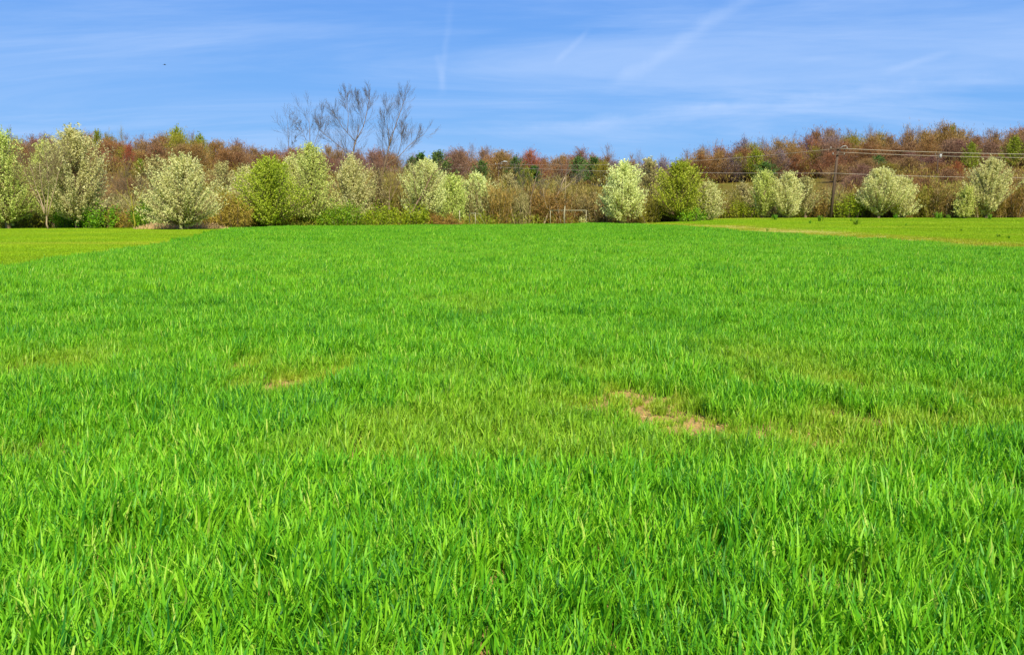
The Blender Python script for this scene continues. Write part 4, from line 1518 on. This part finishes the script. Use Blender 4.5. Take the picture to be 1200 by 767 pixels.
wt = Vector((x_at(107, 978.5), 106.75, z_at(107, 174)))
wm = Vector((x_at(107, 978.5), 106.75, z_at(107, 178.5)))
wl = Vector((x_at(107, 976), 106.8, z_at(107, 203)))
r1 = pt(1330, 181, 104); r2 = pt(1330, 185, 104); r3 = pt(1330, 207, 106)
wire('overhead_wire', wt, r1, .25, 'topmost overhead wire running right from the tall utility pole', .022)
wire('overhead_wire', wm, r2, .25, 'second overhead wire just under the topmost one, right of the tall utility pole', .017)
wire('overhead_wire', wl, r3, .3, 'lowest overhead cable running right from the middle of the tall utility pole', .016)
b1 = pt(584, 192, 149.5); b2 = pt(584, 196, 149.5)
wire('overhead_wire', b1, wt, .9, 'upper overhead wire between the street lamp pole and the tall utility pole', .016)
wire('overhead_wire', b2, wl, .3, 'lower overhead cable between the street lamp pole and the tall utility pole', .019)
wire('overhead_wire', b1, pt(440, 200, 160), .4, 'overhead wire running left from the street lamp pole', .011)


def goal(px0, px1, D, D1, top, depth, rad, label):
    """football goal: two posts, crossbar, and a back frame"""
    x0, x1 = x_at(D, px0), x_at(D1, px1)
    g = gz(x0, D)
    H = z_at(D, top) - g
    t = thing('goal_frame', (x0, D, g), label, 'goal')
    a, b = Vector((0, 0, -.1)), Vector((x1 - x0, D1 - D, -.1))
    u = (b - a).normalized()
    nrm = Vector((-u.y, u.x, 0))
    for q in (a, b):
        m = MB()
        m.tube([q, q + Vector((0, 0, H + .1))], [rad, rad], 8, .5)
        m.build('post', M['paint'], t, sm=True)
        m = MB()
        m.tube([q + Vector((0, 0, H + .06)), q + nrm * depth * .4 + Vector((0, 0, H)), q + nrm * depth + Vector((0, 0, .1))], [rad * .5] * 3, 6, .5)
        m.build('back_stay', M['paint'], t, sm=True)
    m = MB()
    m.tube([a + Vector((0, 0, H + .1)), b + Vector((0, 0, H + .1))], [rad, rad], 8, .5)
    m.build('crossbar', M['paint'], t, sm=True)
    m = MB()
    m.tube([a + nrm * depth + Vector((0, 0, .1)), b + nrm * depth + Vector((0, 0, .1))], [rad * .5] * 2, 6, .5)
    m.build('ground_bar', M['paint'], t, sm=True)
    return t


goal(645, 687, 96.5, 94.5, 246.5, 1.4, .036, 'wide pale goal frame at the far field edge left of the dense white pear')
goal(550, 557, 94.5, 92.0, 249.5, 1.2, .04, 'narrow pale goal frame seen from the side at the far field edge')
x = x_at(94, 538.5)
t = thing('post', (x, 94, gz(x, 94)), 'single pale post left of the narrow goal frame', 'post')
m = MB(); m.tube([(0, 0, -.1), (0, 0, 1.75)], [.06, .055], 8, .5); m.build('shaft', M['paint'], t, sm=True)
m = MB(); m.tube([(0, 0, 1.75), (0, 0, 1.80)], [.075, .06], 8, .5); m.build('cap', M['paint'], t, sm=True)
x = x_at(94, 661.5)
t = thing('flag_pole', (x, 94, gz(x, 94)), 'thick pale pole with a thin rod on top, before the wide goal frame', 'pole')
m = MB(); m.tube([(0, 0, -.1), (0, 0, 1.5), (0.05, 0, 2.25)], [.08, .075, .045], 8, .5); m.build('shaft', M['paint'], t, sm=True)
m = MB(); m.tube([(0.05, 0, 2.25), (.12, 0, 5.6)], [.028, .016], 6, .5); m.build('rod', M['bark_pale'], t, sm=True)
x = x_at(110, 968)
t = thing('marker_stake', (x, 110, gz(x, 110)), 'short white marker stake in the grass left of the tall utility pole', 'stake')
m = MB(); m.box((0, 0, .28), (.06, .03, .35)); m.build('stake_body', M['wall_white'], t)
m = MB(); m.box((0, 0, .66), (.065, .035, .04)); m.build('stake_cap', M['paint'], t)


# ------------------------------------------------------------------ houses glimpsed on the hill
def house(px, D, py_base, wpx, hpx, wall, label, rz=0.0, cols=3):
    x = x_at(D, px)
    g = gz(x, D)
    zb = min(z_at(D, py_base), g + 3)
    t = thing('house', (x, D, g - .2), label, 'house', None, rz)
    W = wpx / 1000 * D / 2
    Hw = hpx / 1000 * D * .6
    B = max(0, zb - g) + .2
    m = MB(); m.box((0, 0, (Hw + B) / 2), (W, 3.5, (Hw + B) / 2)); m.build('wall', wall, t)
    m = MB()
    rh = hpx / 1000 * D * .42
    z0 = Hw + B
    v = [(-W - .4, -4.0, z0 - .1), (W + .4, -4.0, z0 - .1), (W + .4, 4.0, z0 - .1), (-W - .4, 4.0, z0 - .1), (-W - .4, 0, z0 + rh), (W + .4, 0, z0 + rh)]
    m.v = [Vector(q) for q in v]; m.r = [.5] * 6
    m.f = [(0, 1, 5, 4), (2, 3, 4, 5), (3, 0, 4), (1, 2, 5), (0, 3, 2, 1)]
    rf = m.build('roof', M['roof'], t)
    c = MB(); c.box((W * .5, .3, z0 + rh * .8), (.35, .35, rh * .6)); c.build('chimney', M['wall_stone'], rf)
    for k in range(cols):
        xx_ = -W + (k + .5) * 2 * W / cols
        f = MB(); f.box((xx_, -3.53, B + Hw * .5), (.55, .05, .7)); fo = f.build('window', M['wall_white'], t)
        f = MB(); f.box((xx_, -3.59, B + Hw * .5), (.43, .02, .58)); f.build('pane', M['glass'], fo)
    d = MB(); d.box((W * .15, -3.54, B + 1.0), (.5, .06, 1.0)); d.build('door', M['bark_brown'], t)


house(702, 214, 208, 9, 7, M['wall_white'], 'small white house peeping out left above the dense white pear', .2, 2)
house(914, 246, 196, 12, 11, M['wall_white'], 'white house hidden among the trees above the rough pasture', -.2, 3)
house(1078, 232, 206, 22, 13, M['wall_stone'], 'wide grey stone house behind the trees left of the distant utility pole', .1, 5)
house(1020, 232, 206, 16, 15, M['wall_stone'], 'right-hand grey stone house behind the wide white pear', -.15, 3)

# ------------------------------------------------------------------ a bird, far off in the sky
bp = CAM_H * Vector((0, 0, 1)) + pix_dir(193, 76) * 120
t = thing('bird', bp, 'tiny dark bird flying high at the upper left of the sky', 'bird', None, .4, (.6, .6, .6))
m = MB()
m.tube([(-.28, 0, 0), (-.18, 0, .01), (0, 0, .0), (.16, 0, .01), (.24, 0, .03), (.31, 0, .02)], [.01, .05, .07, .055, .04, .008], 8, .5)
m.build('body', M['bird'], t, sm=True)
for s in (-1, 1):
    m = MB()
    m.v = [Vector(q) for q in ((.12, s * .04, .02), (.06, s * .3, .13), (-.10, s * .58, .08), (-.08, s * .28, .10), (-.12, s * .04, .02),
                               (.12, s * .04, .0), (.06, s * .3, .115), (-.10, s * .58, .07), (-.08, s * .28, .085), (-.12, s * .04, .0))]
    m.r = [.5] * 10
    m.f = [(0, 1, 3, 4), (1, 2, 3), (9, 8, 6, 5), (8, 7, 6), (0, 5, 6, 1), (1, 6, 7, 2), (2, 7, 8, 3), (3, 8, 9, 4)]
    m.build('wing', M['bird'], t)
m = MB(); m.box((-.34, 0, 0), (.08, .05, .008)); m.build('tail', M['bird'], t)


# ------------------------------------------------------------------ alike trees: say which one, counted from the left
ORD = ['first', 'second', 'third', 'fourth', 'fifth', 'sixth', 'seventh', 'eighth', 'ninth', 'tenth', 'eleventh', 'twelfth',
       'thirteenth', 'fourteenth', 'fifteenth', 'sixteenth', 'seventeenth', 'eighteenth', 'nineteenth', 'twentieth']
byl = {}
for o in bpy.data.objects:
    if o.parent is None and 'group' in o and o.get('category') in ('tree', 'sapling', 'weed'):
        byl.setdefault(o['label'], []).append(o)
for lab, L in byl.items():
    if len(L) < 2: continue
    L.sort(key=lambda o: o.location.x / o.location.y)
    for k, o in enumerate(L):
        if k < len(ORD):
            o['label'] = ORD[k] + ' from left, ' + lab
